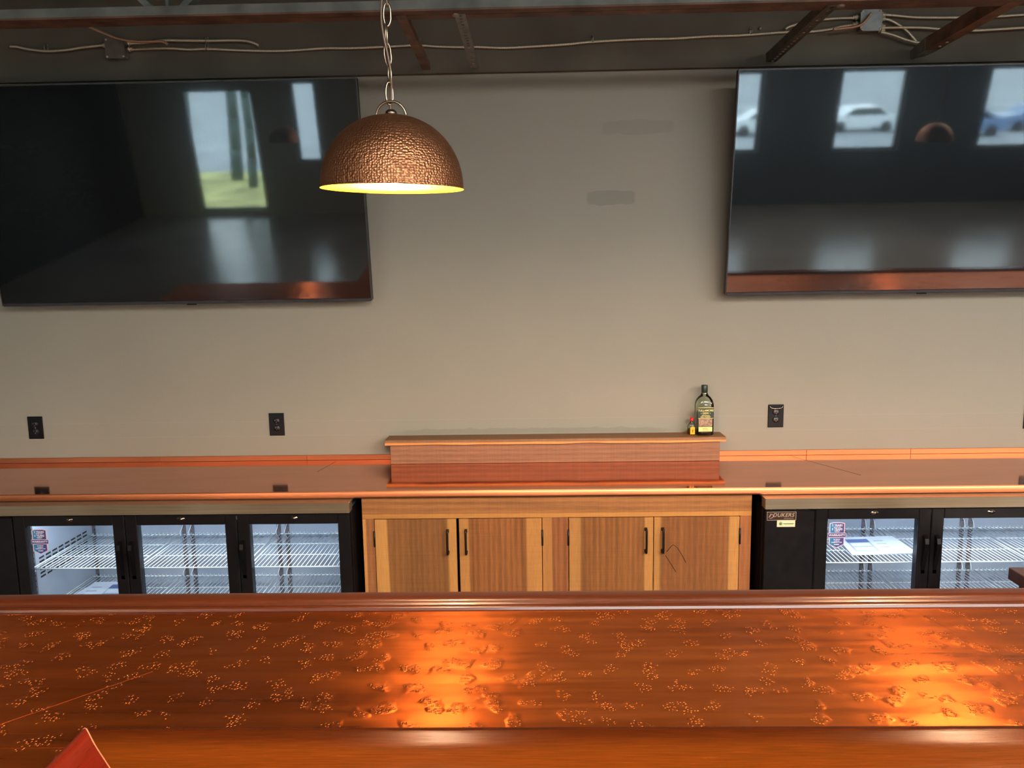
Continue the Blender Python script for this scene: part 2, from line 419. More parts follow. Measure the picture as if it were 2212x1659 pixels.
def spline(pts, n=8):
    P = [Vector(p) for p in pts]; out = []
    for i in range(len(P)-1):
        p0 = P[max(i-1, 0)]; p1 = P[i]; p2 = P[i+1]; p3 = P[min(i+2, len(P)-1)]
        for k in range(n):
            t = k/n
            out.append(.5*((2*p1)+(-p0+p2)*t+(2*p0-5*p1+4*p2-p3)*t*t+(-p0+3*p1-3*p2+p3)*t*t*t))
    out.append(P[-1]); return out
def text(body, size, name, mat, parent, loc, spacing=1.0, extrude=.0002, align='CENTER', shear=0, bold=0.0, rot=(PI/2, 0, 0)):
    """raised lettering as a mesh, facing -Y unless rot is given; loc is in world space"""
    cu = bpy.data.curves.new('lettering_curve', 'FONT'); cu.body = body; cu.size = size; cu.align_x = align; cu.align_y = 'CENTER'
    cu.space_character = spacing; cu.extrude = extrude; cu.shear = shear; cu.offset = bold; cu.resolution_u = 3
    tmp = bpy.data.objects.new('tmp_text', cu); COL.objects.link(tmp)
    dg = bpy.context.evaluated_depsgraph_get(); dg.update()
    me = bpy.data.meshes.new_from_object(tmp.evaluated_get(dg))
    COL.objects.unlink(tmp); bpy.data.objects.remove(tmp); bpy.data.curves.remove(cu)
    me.transform(Matrix.Rotation(rot[2], 4, 'Z') @ Matrix.Rotation(rot[0], 4, 'X'))
    me.materials.clear(); me.materials.append(mat)
    o = bpy.data.objects.new(name, me); COL.objects.link(o)
    if parent is not None: o.parent = parent; o.location = Vector(loc)-gpos(parent)
    else: o.location = loc
    return o

# ------------------------------------------------------------------ the room
XL, XR, YF, ZC = -7.0, 10.5, -10.5, 3.45
struct(MB().box(XL, XR, YF, .2, -.1, 0).build('floor', M['floor']))
struct(MB().box(XL, XR, 0, .2, 0, ZC).build('wall_back', M['wall']))
struct(MB().box(XL, XR, -.03, 0, 2.829, ZC).build('trim_1', M['header']))
struct(MB().box(XL-.2, XL, YF, .2, 0, ZC).build('wall_left', M['charcoal']))
struct(MB().box(XR, XR+.2, YF, .2, 0, ZC).build('wall_right', M['side_wall']))
b = MB().box(XL, XR, YF, .2, ZC+.03, ZC+.15)
x = XL
while x < XR:                                                   # ribbed metal roof deck
    b.prism([(x, YF, ZC+.03), (x+.03, YF, ZC), (x+.09, YF, ZC), (x+.12, YF, ZC+.03)], (0, -YF, 0)); x += .30
struct(b.build('ceiling', M['ceiling']))

# glazed wall behind the viewer: openings for four windows and a glass door
OPEN = [(-5.95, -4.70, .06, 2.15), (-4.05, -3.60, .9, 2.25), (2.92, 4.06, .92, 2.25), (5.34, 6.48, .92, 2.25), (7.83, 9.0, .92, 2.25)]
b = MB(); xs = XL
for (x0, x1, z0, z1) in OPEN:
    b.box(xs, x0, YF-.2, YF, 0, ZC); b.box(x0, x1, YF-.2, YF, z1, ZC)
    if z0 > 0: b.box(x0, x1, YF-.2, YF, 0, z0)
    xs = x1
b.box(xs, XR, YF-.2, YF, 0, ZC)
struct(b.build('wall_front', M['front_wall']))
for i, (x0, x1, z0, z1) in enumerate(OPEN):
    nm = 'door_1' if i == 0 else 'window_%d' % i
    w = bpy.data.objects.new(nm, None); COL.objects.link(w); w.location = ((x0+x1)/2, YF-.1, z0); struct(w)
    f = MB(); t = .05
    f.box(x0, x0+t, YF-.15, YF-.06, z0, z1); f.box(x1-t, x1, YF-.15, YF-.06, z0, z1)
    f.box(x0+t, x1-t, YF-.15, YF-.06, z0, z0+t); f.box(x0+t, x1-t, YF-.15, YF-.06, z1-t, z1)
    f.build('frame', M['window_frame'], w)
    MB().box(x0+t, x1-t, YF-.11, YF-.104, z0+t, z1-t).build('pane', M['window_glass'], w)
    if i == 0: MB().box(x1-.12, x1-.09, YF-.05, YF-.02, .9, 1.25, .006).build('pull_handle', M['stainless'], w)
    # sky portal so that daylight through the opening is sampled well
    ld = bpy.data.lights.new('daylight_portal', 'AREA'); ld.shape = 'RECTANGLE'; ld.size = x1-x0; ld.size_y = z1-z0
    ld.cycles.is_portal = True
    lo = bpy.data.objects.new('daylight_portal', ld); COL.objects.link(lo)
    lo.location = ((x0+x1)/2, YF-.22, (z0+z1)/2); lo.rotation_euler = (PI/2, 0, PI)   # shines +Y into the room
gm = plain('parking_lot_asphalt', (150, 152, 156), .8, var=.1, vscale=.3)
struct(MB().box(-200, 200, -300, -22, -3.1, -3.0).build('ground', gm))
vg = plain('dry_winter_grass', (176, 170, 110), .9, var=.2, vscale=2)
struct(MB().prism([(-60, YF-.25, -.12), (-60, -16.2, -.12), (-60, -24, -3.05), (-60, YF-.25, -3.05)], (120, 0, 0)).build('lawn', vg))

# trees and parked cars beyond the glass, mirrored in the televisions
def tree(x, y, lean, h, r, label):
    o = thing('bare_tree', label, 'tree', (x, y, -.12), 'bare trees outside')
    pts = [Vector((x+lean*t*h+.08*math.sin(t*5+x), y, -.12+h*t)) for t in [k/8 for k in range(9)]]
    b = MB(); prev = None
    for p, q, k in zip(pts, pts[1:], range(8)): b.tube([p, q], r*(1-.07*k), 8)
    b.build('trunk', M['bark'], o)
    for k in range(5):
        p = pts[3+k]; a = k*2.4+x
        b = MB().tube(spline([p, p+Vector((math.cos(a)*.3, math.sin(a)*.1, .5)), p+Vector((math.cos(a)*.5, math.sin(a)*.2, 1.1))], 4), r*.3, 6)
        b.build('branch', M['bark'], o)
M['bark'] = plain('tree_bark', (70, 84, 80), .9, var=.2, vscale=5)
tree(-7.45, -14.0, .03, 5.2, .13, 'left one of three bare trees mirrored in the left television')
tree(-6.80, -15.0, .03, 5.6, .15, 'thickest middle bare tree mirrored in the left television')
tree(-6.15, -14.0, .03, 5.0, .11, 'right one of three bare trees mirrored in the left television')
def car(x, y, mat, label):
    o = thing('parked_car', label, 'car', (x, y, -3.0), 'cars parked outside')
    z = -3.0
    side = [(-2.2, .30), (-2.25, .62), (-2.15, .86), (-1.25, .96), (-.62, 1.42), (.85, 1.46), (1.60, 1.02), (2.15, .92), (2.25, .60), (2.2, .30)]
    MB().prism([(x+a, y-.85, z+h) for a, h in side], (0, 1.7, 0)).build('body', mat, o)
    MB().prism([(x-1.10, y+.852, z+.98), (x-.58, y+.852, z+1.36), (x+.80, y+.852, z+1.39), (x+1.40, y+.852, z+1.02)], (0, .004, 0)).build('side_windows', M['black_plastic'], o)
    for wx in (-1.35, 1.4):
        for wy in (-.80, .70): MB().lathe([(0, 0), (.22, 0), (.32, .02), (.32, .18), (0, .18)], (x+wx, y+wy, z+.32), 20, axis='Y').build('wheel', M['black_side'], o)
cp = plain('white_car_paint', (225, 228, 232), .3, var=.02, coat=.5); cq = plain('blue_grey_car_paint', (96, 120, 160), .3, var=.02, coat=.5)
car(14.2, -45, cp, 'white car parked outside, mirrored at the left edge of the right television')
car(20.2, -46, cp, 'white car parked outside, mirrored in the middle window of the right television')
car(30.2, -45, cq, 'blue-grey car parked outside, mirrored at the right edge of the right television')

car(24.8, -43, cq, 'blue-grey car parked beside the white one, mirrored in the middle window of the right television')

# ------------------------------------------------------------------ open-web joist and struts under the roof
J = thing('steel_roof_joist', 'long painted steel open-web joist running across the top above the televisions', 'joist', (0, -.79, 2.85))
X0, X1 = XL+.05, XR-.05
MB().box(X0, X1, -.839, -.832, 2.856, 2.889).box(X0, X1, -.750, -.743, 2.856, 2.889).build('chord_web', M['joist_paint'], J)
MB().box(X0, X1, -.839, -.7955, 2.849, 2.8555).box(X0, X1, -.787, -.743, 2.849, 2.8555).build('bottom_chord', M['joist_brown'], J)
for sy in (-.839, -.787): MB().box(X0, X1, sy, sy+.044, 3.38, 3.388).build('top_chord', M['joist_paint'], J)
for k in range(-4, 8):
    nx = -1.372+k*1.24
    if nx-.62 < XL or nx+.62 > XR: continue
    for sg in (-1, 1):
        MB().loft([(nx+sg*.028-.017, -.812, 2.862), (nx+sg*.028+.017, -.812, 2.862), (nx+sg*.028+.017, -.770, 2.862), (nx+sg*.028-.017, -.770, 2.862)],
                  [(nx+sg*.60-.017, -.812, 3.385), (nx+sg*.60+.017, -.812, 3.385), (nx+sg*.60+.017, -.770, 3.385), (nx+sg*.60-.017, -.770, 3.385)]).build('web_member', M['joist_paint'], J)
    MB().box(nx-.006, nx+.006, -.80, -.785, 2.862, 3.385).build('web_rod', M['joist_paint'], J)
for bx in (-.262, 1.20):
    MB().lathe([(0, 0), (.013, 0), (.016, .004), (.016, .006)], (bx, -.791, 2.843), 12).build('bolt_head', M['galv'], J)

def slotted(x0, x1, ya, yb, z, dx, holes, thick=.003):
    """flat strip from (x0..x1, ya) to (x0+dx.., yb), square holes cut along its centre"""
    b = MB(); n = holes; w = x1-x0
    def X(u, t): return x0+u*w+dx*t
    def cell(u0, u1, t0, t1):
        y0 = ya+(yb-ya)*t0; y1 = ya+(yb-ya)*t1
        b.loft([(X(u0, t0), y0, z), (X(u1, t0), y0, z), (X(u1, t0), y0, z+thick), (X(u0, t0), y0, z+thick)],
               [(X(u0, t1), y1, z), (X(u1, t1), y1, z), (X(u1, t1), y1, z+thick), (X(u0, t1), y1, z+thick)])
    cell(0, .36, 0, 1); cell(.66, 1, 0, 1)
    for k in range(n+1):
        t0 = 0 if k == 0 else (k-.22)/n
        t1 = 1 if k == n else (k+.22)/n
        cell(.36, .66, max(0, t0), min(1, t1))
    return b
s = slotted(-.267, -.225, -.80, -.04, 2.845, .006, 22).build('perforated_strut', M['galv'])
tag(s, 'light grey perforated flat steel strut beside the lamp chain, running to the wall', 'strut', 'steel struts between joist and wall')
b = MB().box(-.492, -.454, -.80, -.04, 2.846, 2.850).box(-.458, -.454, -.80, -.04, 2.850, 2.874)
b.prism([(-.493, -.04, 2.8455), (-.453, -.04, 2.8455), (-.455, -.03, 2.85), (-.491, -.03, 2.85)], (0, 0, .003))
tag(b.build('flat_strut', M['rust_strut']), 'brown primed flat steel strut just right of the lamp chain', 'strut', 'steel struts between joist and wall')
st = thing('slotted_angle_strut', 'dark slotted steel angle strut at the left end of the right television', 'strut', (1.17, -.4, 2.845), 'steel struts between joist and wall')
slotted(1.150, 1.192, -.80, -.04, 2.845, .004, 20).build('bottom_flange', M['dark_strut'], st)
MB().box(1.147, 1.150, -.80, -.04, 2.845, 2.885).build('side_flange', M['dark_strut'], st)
st = thing('steel_angle_strut', 'thick brown steel angle strut with a bare grey end above the right television', 'strut', (1.86, -.4, 2.85), 'steel struts between joist and wall')
MB().box(1.832, 1.890, -.80, -.17, 2.848, 2.854).build('bottom_flange', M['rust_strut'], st)
MB().box(1.832, 1.838, -.80, -.17, 2.854, 2.905).build('side_flange', M['rust_strut'], st)
b = MB().prism([(1.831, -.17, 2.847), (1.891, -.17, 2.847), (1.880, -.08, 2.847), (1.845, -.0305, 2.847), (1.831, -.0305, 2.847)], (0, 0, .006))
b.prism([(1.8305, -.17, 2.853), (1.8305, -.0305, 2.853), (1.8305, -.0305, 2.885), (1.8305, -.17, 2.906)], (.007, 0, 0))
b.build('bare_end', M['galv'], st)
for (yy, zz) in ((-.24, 2.846), (-.30, 2.846)): MB().lathe([(0, -.004), (.006, -.003), (.006, 0)], (1.862, yy, zz), 10).build('screw_head', M['cable'], st)

# ------------------------------------------------------------------ junction boxes and armoured cable on the dark header
def jbox(x0, x1, z0, z1, mat, label, conns):
    o = thing('junction_box', label, 'junction box', ((x0+x1)/2, -.03, z0), 'steel junction boxes on the header')
    MB().box(x0+.004, x1-.004, -.072, -.031, z0+.004, z1-.004, .004).build('box_body', M['galv'], o)
    c = .012
    MB().prism([(x0+c, -.0725, z0), (x1-c, -.0725, z0), (x1-c*.5, -.0725, z0+.004), (x1, -.0725, z0+c), (x1, -.0725, z1-c), (x1-c, -.0725, z1), (x0+c, -.0725, z1), (x0, -.0725, z1-c), (x0, -.0725, z0+c)], (0, -.004, 0)).build('cover_plate', mat, o)
    for (sx, sz) in ((x0+.008, z0+.008), (x1-.008, z0+.008), (x0+.008, z1-.008), (x1-.008, z1-.008)):
        MB().lathe([(0, -.005), (.0045, -.004), (.0055, 0)], (sx, -.0765, sz), 10, axis='Y').build('cover_screw', M['cable'], o)
    for (cx, cz) in conns:
        sg = 1 if cx > (x0+x1)/2 else -1; e = x1 if sg > 0 else x0
        b = MB(); b.lathe([(0, 0), (.010, 0), (.010, .010), (.013, .010), (.013, .016), (.009, .018), (.009, .028), (0, .028)], (0, 0, 0), 10)
        for v in b.b.verts: v.co = Vector((e+sg*(v.co.z-.003), -.05+v.co.x, cz+v.co.y))
        b.build('cable_connector', M['cable'], o)
    return o
jbox(-2.008, -1.913, 2.918, 3.012, M['box_steel'], 'grey steel junction box above the left television', [(-2.1, 2.985), (-1.8, 2.994), (-1.8, 2.966)])
jbox(1.572, 1.672, 2.966, 3.061, M['box_steel_light'], 'pale steel junction box above the right television', [(1.5, 3.035), (1.5, 3.004), (1.8, 3.043), (1.8, 3.025), (1.8, 2.992), (1.8, 2.973)])
def cable(pts, label, mat='cable', r=.0058, group='armoured electrical cables on the header'):
    b = MB().tube(spline(pts, 6), r, 8)
    return tag(b.build('armored_cable', M[mat], origin=pts[0]), label, 'cable', group)
cable([(-2.480, -0.055, 2.988), (-2.450, -0.055, 2.987), (-2.395, -0.055, 2.975), (-2.306, -0.055, 2.964), (-2.215, -0.055, 2.966), (-2.124, -0.055, 2.977), (-2.006, -0.055, 2.986)], 'short silver cable left of the left junction box, loose end hanging at the far left')
cable([(-2.045, -0.130, 3.046), (-1.999, -0.130, 3.025), (-1.935, -0.130, 2.998), (-1.881, -0.130, 2.983), (-1.815, -0.130, 2.975), (-1.749, -0.130, 2.974), (-1.705, -0.130, 2.973), (-1.680, -0.130, 2.960)], 'copper-toned cable dropping from the joist across the left junction box', 'cable_brown', .0068)
cable([(-1.899, -0.050, 2.993), (-1.832, -0.050, 2.993), (-1.730, -0.050, 3.002), (-1.629, -0.050, 2.999), (-1.517, -0.050, 2.996), (-1.405, -0.050, 2.995), (-1.338, -0.050, 2.991), (-1.299, -0.050, 2.981), (-1.275, -0.050, 2.969)], 'silver cable curving down to a loose end right of the left junction box', r=.0066)
cable([(-1.904, -0.045, 2.965), (-1.814, -0.045, 2.967), (-1.701, -0.045, 2.966), (-1.612, -0.045, 2.959), (-1.522, -0.045, 2.960), (-1.365, -0.045, 2.950), (-1.209, -0.045, 2.944), (-1.096, -0.045, 2.945), (-0.962, -0.045, 2.951), (-0.828, -0.045, 2.949), (-0.672, -0.045, 2.952), (-0.516, -0.045, 2.955), (-0.405, -0.045, 2.947), (-0.295, -0.045, 2.942), (-0.228, -0.045, 2.942), (-0.095, -0.045, 2.935), (0.059, -0.045, 2.939), (0.205, -0.045, 2.945), (0.315, -0.045, 2.953), (0.535, -0.045, 2.960), (0.701, -0.045, 2.960), (0.865, -0.045, 2.966), (1.031, -0.045, 2.968), (1.248, -0.045, 2.978), (1.348, -0.045, 2.977), (1.437, -0.045, 2.985), (1.502, -0.045, 2.998), (1.570, -0.045, 3.005)], 'long thin silver cable strung along the header between the two junction boxes')
cable([(1.233, -0.050, 2.990), (1.250, -0.050, 3.000), (1.298, -0.050, 3.013), (1.369, -0.050, 3.026), (1.407, -0.050, 3.029), (1.476, -0.050, 3.033), (1.567, -0.050, 3.033)], 'short silver cable with a bent end left of the right junction box')
cable([(1.440, -0.095, 2.971), (1.482, -0.095, 2.973), (1.536, -0.095, 2.979), (1.571, -0.095, 2.991), (1.592, -0.095, 3.011), (1.612, -0.095, 3.039)], 'copper-toned cable looping over the front of the right junction box', 'cable_brown', .0062)
cable([(1.674, -0.050, 3.046), (1.757, -0.050, 3.038), (1.843, -0.050, 3.029), (1.972, -0.050, 3.025), (2.090, -0.050, 3.025), (2.187, -0.050, 3.024), (2.341, -0.050, 3.030), (2.528, -0.050, 3.036)], 'uppermost silver cable leaving the right side of the right junction box')
cable([(1.675, -0.050, 3.025), (1.714, -0.050, 3.021), (1.759, -0.050, 2.999), (1.803, -0.050, 2.967), (1.849, -0.050, 2.920)], 'silver cable curving steeply down from the right junction box')
cable([(1.674, -0.058, 2.983), (1.756, -0.058, 2.983), (1.863, -0.058, 2.980), (1.989, -0.058, 2.969), (2.079, -0.058, 2.963), (2.165, -0.058, 2.963), (2.340, -0.058, 2.970), (2.527, -0.058, 2.976)], 'long silver cable passing behind the thick brown strut')
cable([(1.671, -0.066, 2.963), (1.732, -0.066, 2.947), (1.798, -0.066, 2.923), (1.863, -0.066, 2.909), (1.950, -0.066, 2.903)], 'lowest silver cable sloping down behind the bare strut end')
for i, (p, lb) in enumerate(zip([(-2.310, -0.034, 2.979), (-1.526, -0.034, 2.995), (-1.528, -0.034, 2.967), (-0.502, -0.034, 2.969), (0.325, -0.034, 2.964), (1.073, -0.034, 2.983), (1.117, -0.034, 2.989)], ['cable clip on the short cable left of the left junction box', 'upper cable clip right of the left junction box', 'lower cable clip right of the left junction box', 'cable clip beside the brown flat strut', 'cable clip in the middle of the long cable', 'square cable clip left of the slotted strut', 'small clip screw beside the square cable clip'])):
    b = MB()
    if i == 6: b.lathe([(0, -.012), (.006, -.010), (.008, -.004), (.008, .004)], (p[0], p[1], p[2]+.010), 10, axis='Y')
    else:
        b.box(p[0]-.004, p[0]+.004, -.0345, -.0305, p[2]-.012, p[2]+.022)
        b.tube([(p[0], -.034, p[2]+.012), (p[0], -.058, p[2]+.012), (p[0], -.063, p[2]), (p[0], -.058, p[2]-.011), (p[0], -.034, p[2]-.011)], .0028, 6)
        b.lathe([(0, -.006), (.005, -.005), (.006, 0)], (p[0], -.0345, p[2]+.018), 8, axis='Y')
    tag(b.build('cable_clip', M['galv'], origin=(p[0], -.031, p[2])), lb, 'clip', 'cable clips on the header')

# ------------------------------------------------------------------ televisions, tipped forward
def tv(x0, x1, label):
    o = thing('television', label, 'television', ((x0+x1)/2, -.100, 1.748), 'large wall-mounted televisions')
    W = (x1-x0)/2; H = 1.024; a = math.atan2(.150, 1.013)
    cx = (x0+x1)/2
    def T(bm):
        R_ = Matrix.Translation((cx, -.100, 1.748)) @ Matrix.Rotation(a, 4, 'X')
        bmesh.ops.transform(bm.b, matrix=R_, verts=bm.b.verts[:]); return bm
    T(MB().box(-W, W, .002, .030, 0, H, .003)).build('back_case', M['black_plastic'], o)
    t = .005
    fr = MB().box(-W, -W+t, -.010, .002, 0, H).box(W-t, W, -.010, .002, 0, H).box(-W+t, W-t, -.010, .002, H-t, H)
    T(fr).build('bezel', M['bezel'], o)
    T(MB().box(-W+t, W-t, -.012, .002, -.003, .013, .002)).build('bottom_bezel', M['bezel'], o)
    T(MB().box(-W+t, W-t, -.0075, .0015, .0135, H-t-.0005)).build('screen', M['screen'], o)
    T(MB().box(.0, .05, -.010, -.003, -.009, -.0035, .002)).build('sensor', M['black_plastic'], o)
    m = MB().box(cx-.45, cx-.38, -.06, -.001, 2.0, 2.5).box(cx+.38, cx+.45, -.06, -.001, 2.0, 2.5).box(cx-.5, cx+.5, -.022, -.001, 2.12, 2.20).box(cx-.5, cx+.5, -.022, -.001, 2.32, 2.40)
    m.build('wall_mount', M['iron'], o)
    for q in (-.415, .415):
        MB().prism([(cx+q-.02, -.03, 2.05), (cx+q-.02, -.105, 2.05), (cx+q-.02, -.165, 2.45), (cx+q-.02, -.03, 2.45)], (.04, 0, 0)).build('tilt_arm', M['iron'], o)
    return o
tv(-2.612, -.766, 'large black television mounted on the left of the wall, switched off')
tv(.962, 2.806, 'large black television on the right of the wall reflecting bright windows')

# ------------------------------------------------------------------ outlets
def outlet(x, z, label, kind=0):
    o = thing('wall_outlet', label, 'outlet', (x, 0, z), 'black electrical outlets along the wall')
    w, h = .0395, .0595
    MB().box(x-w, x+w, -.0065, -.0005, z-h, z+h, .0025, 2).build('cover_plate', M['black_plastic'], o)
    for s_ in (1, -1):
        MB().lathe([(0, -.003), (.0155, -.003), (.0175, -.001), (.0175, .002)], (x, -.0075, z+s_*.0195), 24, axis='Y', sy=.86).build('receptacle', M['black_metal'], o)
        b = MB().box(x-.0085, x-.006, -.0112, -.0106, z+s_*.0195-.001, z+s_*.0195+.007).box(x+.006, x+.0085, -.0112, -.0106, z+s_*.0195-.001, z+s_*.0195+.006)
        b.lathe([(0, -.0004), (.0028, -.0004), (.0028, 0)], (x, -.0107, z+s_*.0195-.008), 10, axis='Y')
        b.build('slot', M['pilaster'], o)
    MB().lathe([(0, -.002), (.003, -.0015), (.0035, 0)], (x, -.0067, z), 10, axis='Y').build('screw', M['pilaster'], o)
    if kind:
        b = MB().tube(spline([(x-.033, -.009, z+.051), (x-.024, -.012, z+.042), (x, -.013, z+.0395), (x+.024, -.012, z+.042), (x+.033, -.009, z+.051)], 5), .0016, 6)
        b.box(x-.012, x+.012, -.010, -.007, z+.031, z+.036)
        b.build('steel_bracket', M['chrome'], o)
    return o
outlet(-2.577, 1.110, 'black wall outlet at the far left under the left television')
outlet(-1.309, 1.113, 'black wall outlet above the counter, left of the wooden ledge')
outlet(1.259, 1.127, 'black wall outlet with a shiny metal hook across its top, right of the bottles', 1)
outlet(2.550, 1.106, 'black wall outlet cut off by the right edge of the photo')

# ------------------------------------------------------------------ back counter in copper
C = thing('back_counter', 'long polished copper back counter along the wall over the coolers', 'counter', (0, -.3, .89))
CX0, CX1 = -3.0, 3.0
MB().box(CX0, CX1, -.612, -.001, .8935, .9215).build('counter_top', M['copper_counter'], C)
MB().prism([(CX0, -.612, .8925), (CX0, -.6185, .8925), (CX0, -.6195, .898), (CX0, -.6185, .905), (CX0, -.6170, .912), (CX0, -.6150, .918), (CX0, -.6125, .9222), (CX0, -.612, .9222)], (CX1-CX0, 0, 0)).build('front_edge', M['copper_strip'], C)
def bs(x0, x1, cuts):
    xs = [x0]+cuts+[x1]
    for a_, c_ in zip(xs, xs[1:]):
        MB().box(a_+.0006, c_-.0006, -.008, -.0005, .922, .9485, .0008).build('backsplash_strip', M['copper_strip'], C)
bs(CX0, -.706, [-1.93, -1.16]); bs(.955, CX1, [1.42, 1.95])
b = MB(); b2_ = MB()
b.loft([(1.335, -.03, .9216), (1.3375, -.03, .9216), (1.3375, -.03, .9219), (1.335, -.03, .9219)], [(1.52, -.42, .9216), (1.5225, -.42, .9216), (1.5225, -.42, .9219), (1.52, -.42, .9219)])
b2_.loft([(-1.00, -.03, .9216), (-.998, -.03, .9216), (-.998, -.03, .9219), (-1.00, -.03, .9219)], [(-1.04, -.25, .9216), (-1.038, -.25, .9216), (-1.038, -.25, .9219), (-1.04, -.25, .9219)])
b.build('sheet_seam', M['iron'], C); b2_.build('sheet_seam', M['iron'], C)

# ------------------------------------------------------------------ wooden ledge standing on the counter
L = thing('wooden_ledge', 'low walnut box ledge with a live-edge top standing on the copper counter', 'ledge', (.12, -.06, .922))
b = MB(); N = 60; top = []; bot = []
for k in range(N+1):
    x = -.727+(.977+.727)*k/N
    yy = -.128+.006*noise.noise(Vector((x*2.2, 3.1, 0)))+.003*noise.noise(Vector((x*9, 1, 0)))
    top.append((x, yy)); bot.append((x, yy-.003+.004*noise.noise(Vector((x*14, 7, 0)))))
zt, zb = 1.0465, 1.0225
for k in range(N):
    a0, a1 = top[k], top[k+1]; c0, c1 = bot[k], bot[k+1]
    dz0 = .004*noise.noise(Vector((a0[0]*5, 0, 4))); dz1 = .004*noise.noise(Vector((a1[0]*5, 0, 4)))
    b.quad([(a0[0], a0[1], zt), (a1[0], a1[1], zt), (a1[0], -.0015, zt), (a0[0], -.0015, zt)])
    b.quad([(c0[0], c0[1], zb+dz0), (c1[0], c1[1], zb+dz1), (a1[0], a1[1], zt), (a0[0], a0[1], zt)])
    b.quad([(c1[0], c1[1], zb+dz1), (c0[0], c0[1], zb+dz0), (c0[0], -.0015, zb), (c1[0], -.0015, zb)])
for (q, c) in ((top[0], bot[0]), (top[-1], bot[-1])):
    b.quad([(q[0], q[1], zt), (q[0], -.0015, zt), (q[0], -.0015, zb), (c[0], c[1], zb)])
bmesh.ops.recalc_face_normals(b.b, faces=b.b.faces[:])
b.build('top_board', wood('ledge_top_walnut', 'X', (140, 104, 72), (214, 150, 88), L=.45, R=.0, seed=5.5, wavy=.03, rough=.55), L)
MB().box(-.703, .951, -.113, -.093, .9222, 1.0218, .001).build('front_board', wood('ledge_front_walnut', 'X', (142, 106, 84), (146, 108, 86), L=0, R=0, seed=6.1, rough=.55, contrast=1.0), L)
for xx in (-.703, .931): MB().box(xx, xx+.02, -.092, -.0095, .9222, 1.0218).build('end_board', M['bar_panel'], L)

# ------------------------------------------------------------------ walnut base cabinet
K = thing('base_cabinet', 'walnut base cabinet with four live-edge doors under the middle of the counter', 'cabinet', (.11, -.3, 0))
CF = -.600
MB().box(-.750, .974, CF, CF+.02, .7905, .8915, .001).build('top_rail', wood('rail_walnut', 'X', (144, 102, 64), (180, 132, 76), L=.22, R=0, seed=7.7, wavy=.05, rough=.5, contrast=1.4), K)
def stile(x0, x1, mt): MB().box(x0, x1, CF, CF+.02, .10, .7895, .001).build('stile', mt, K)
stile(-.750, -.698, wood('stile_walnut_left', 'Z', (142, 98, 64), (180, 132, 80), L=.35, R=0, seed=1.1, wavy=.12))
stile(.052, .167, wood('stile_walnut_middle', 'Z', (140, 92, 58), (182, 132, 78), L=.38, R=0, seed=2.4, wavy=.05, contrast=1.3))
stile(.924, .974, wood('stile_walnut_right', 'Z', (144, 96, 62), (162, 110, 70), L=0, R=0, seed=3.9))
b = MB().box(-.748, -.730, -.58, -.02, .10, .888).box(.954, .972, -.58, -.02, .10, .888).box(-.730, .954, -.58, -.02, .10, .12).box(-.730, .954, -.040, -.02, .12, .888)
b.build('carcass', M['bar_panel'], K)
MB().box(-.72, .95, -.54, -.52, .001, .0995).build('toe_kick', M['iron'], K)
doors = [(-.695, -.331, 'r', (126, 90, 56), (176, 134, 82), .19, .13, 1.0, -.3695, 1.0),
         (-.319, .049, 'l', (130, 88, 54), (178, 132, 80), .14, .17, 2.0, -.288, 1.9),
         (.170, .5425, 'r', (130, 90, 54), (178, 134, 82), .15, .10, 3.0, .5095, 1.5),
         (.546, .921, 'l', (132, 90, 56), (178, 134, 82), .11, .13, 4.0, .5835, 1.0)]
for i, (x0, x1, side, hc, sc_, l_, r_, sd, hx, ct) in enumerate(doors):
    mt = wood('door_walnut_%s' % 'abcd'[i], 'Z', hc, sc_, L=l_, R=r_, seed=sd*1.37, wavy=.05 if i < 3 else .09, contrast=ct, rough=.42)
    d = MB().box(x0, x1, CF-.004, CF+.016, .115, .7880, .0015).build('door', mt, K)
    if i == 3:     # check cracks in the knotty board
        for P_ in ([(.603, .630), (.622, .655), (.632, .662), (.650, .648), (.668, .618), (.688, .580)], [(.598, .612), (.615, .585), (.630, .560), (.645, .535)]):
            MB().tube([(px_, CF-.0042, pz_) for px_, pz_ in P_], .0013, 5).build('crack', M['iron'], d)
    hz0, hz1 = .630, .741
    b = MB().tube(spline([(hx, CF-.005, hz1-.004), (hx, CF-.024, hz1-.002), (hx, CF-.029, hz1-.014), (hx, CF-.030, (hz0+hz1)/2), (hx, CF-.029, hz0+.014), (hx, CF-.024, hz0+.002), (hx, CF-.005, hz0+.004)], 4), .0052, 8)
    b.box(hx-.006, hx+.006, CF-.0075, CF-.0045, hz1-.014, hz1+.002, .001).box(hx-.006, hx+.006, CF-.0075, CF-.0045, hz0-.002, hz0+.014, .001)
    b.build('handle', M['iron'], d)
    ex = x0 if side == 'r' else x1
    for hz in (.70, .20):
        b = MB().tube([(ex+(-.0025 if side == 'r' else .0025), CF-.006, hz-.036), (ex+(-.0025 if side == 'r' else .0025), CF-.006, hz+.036)], .0042, 8)
        b.build('hinge', M['iron'], d)

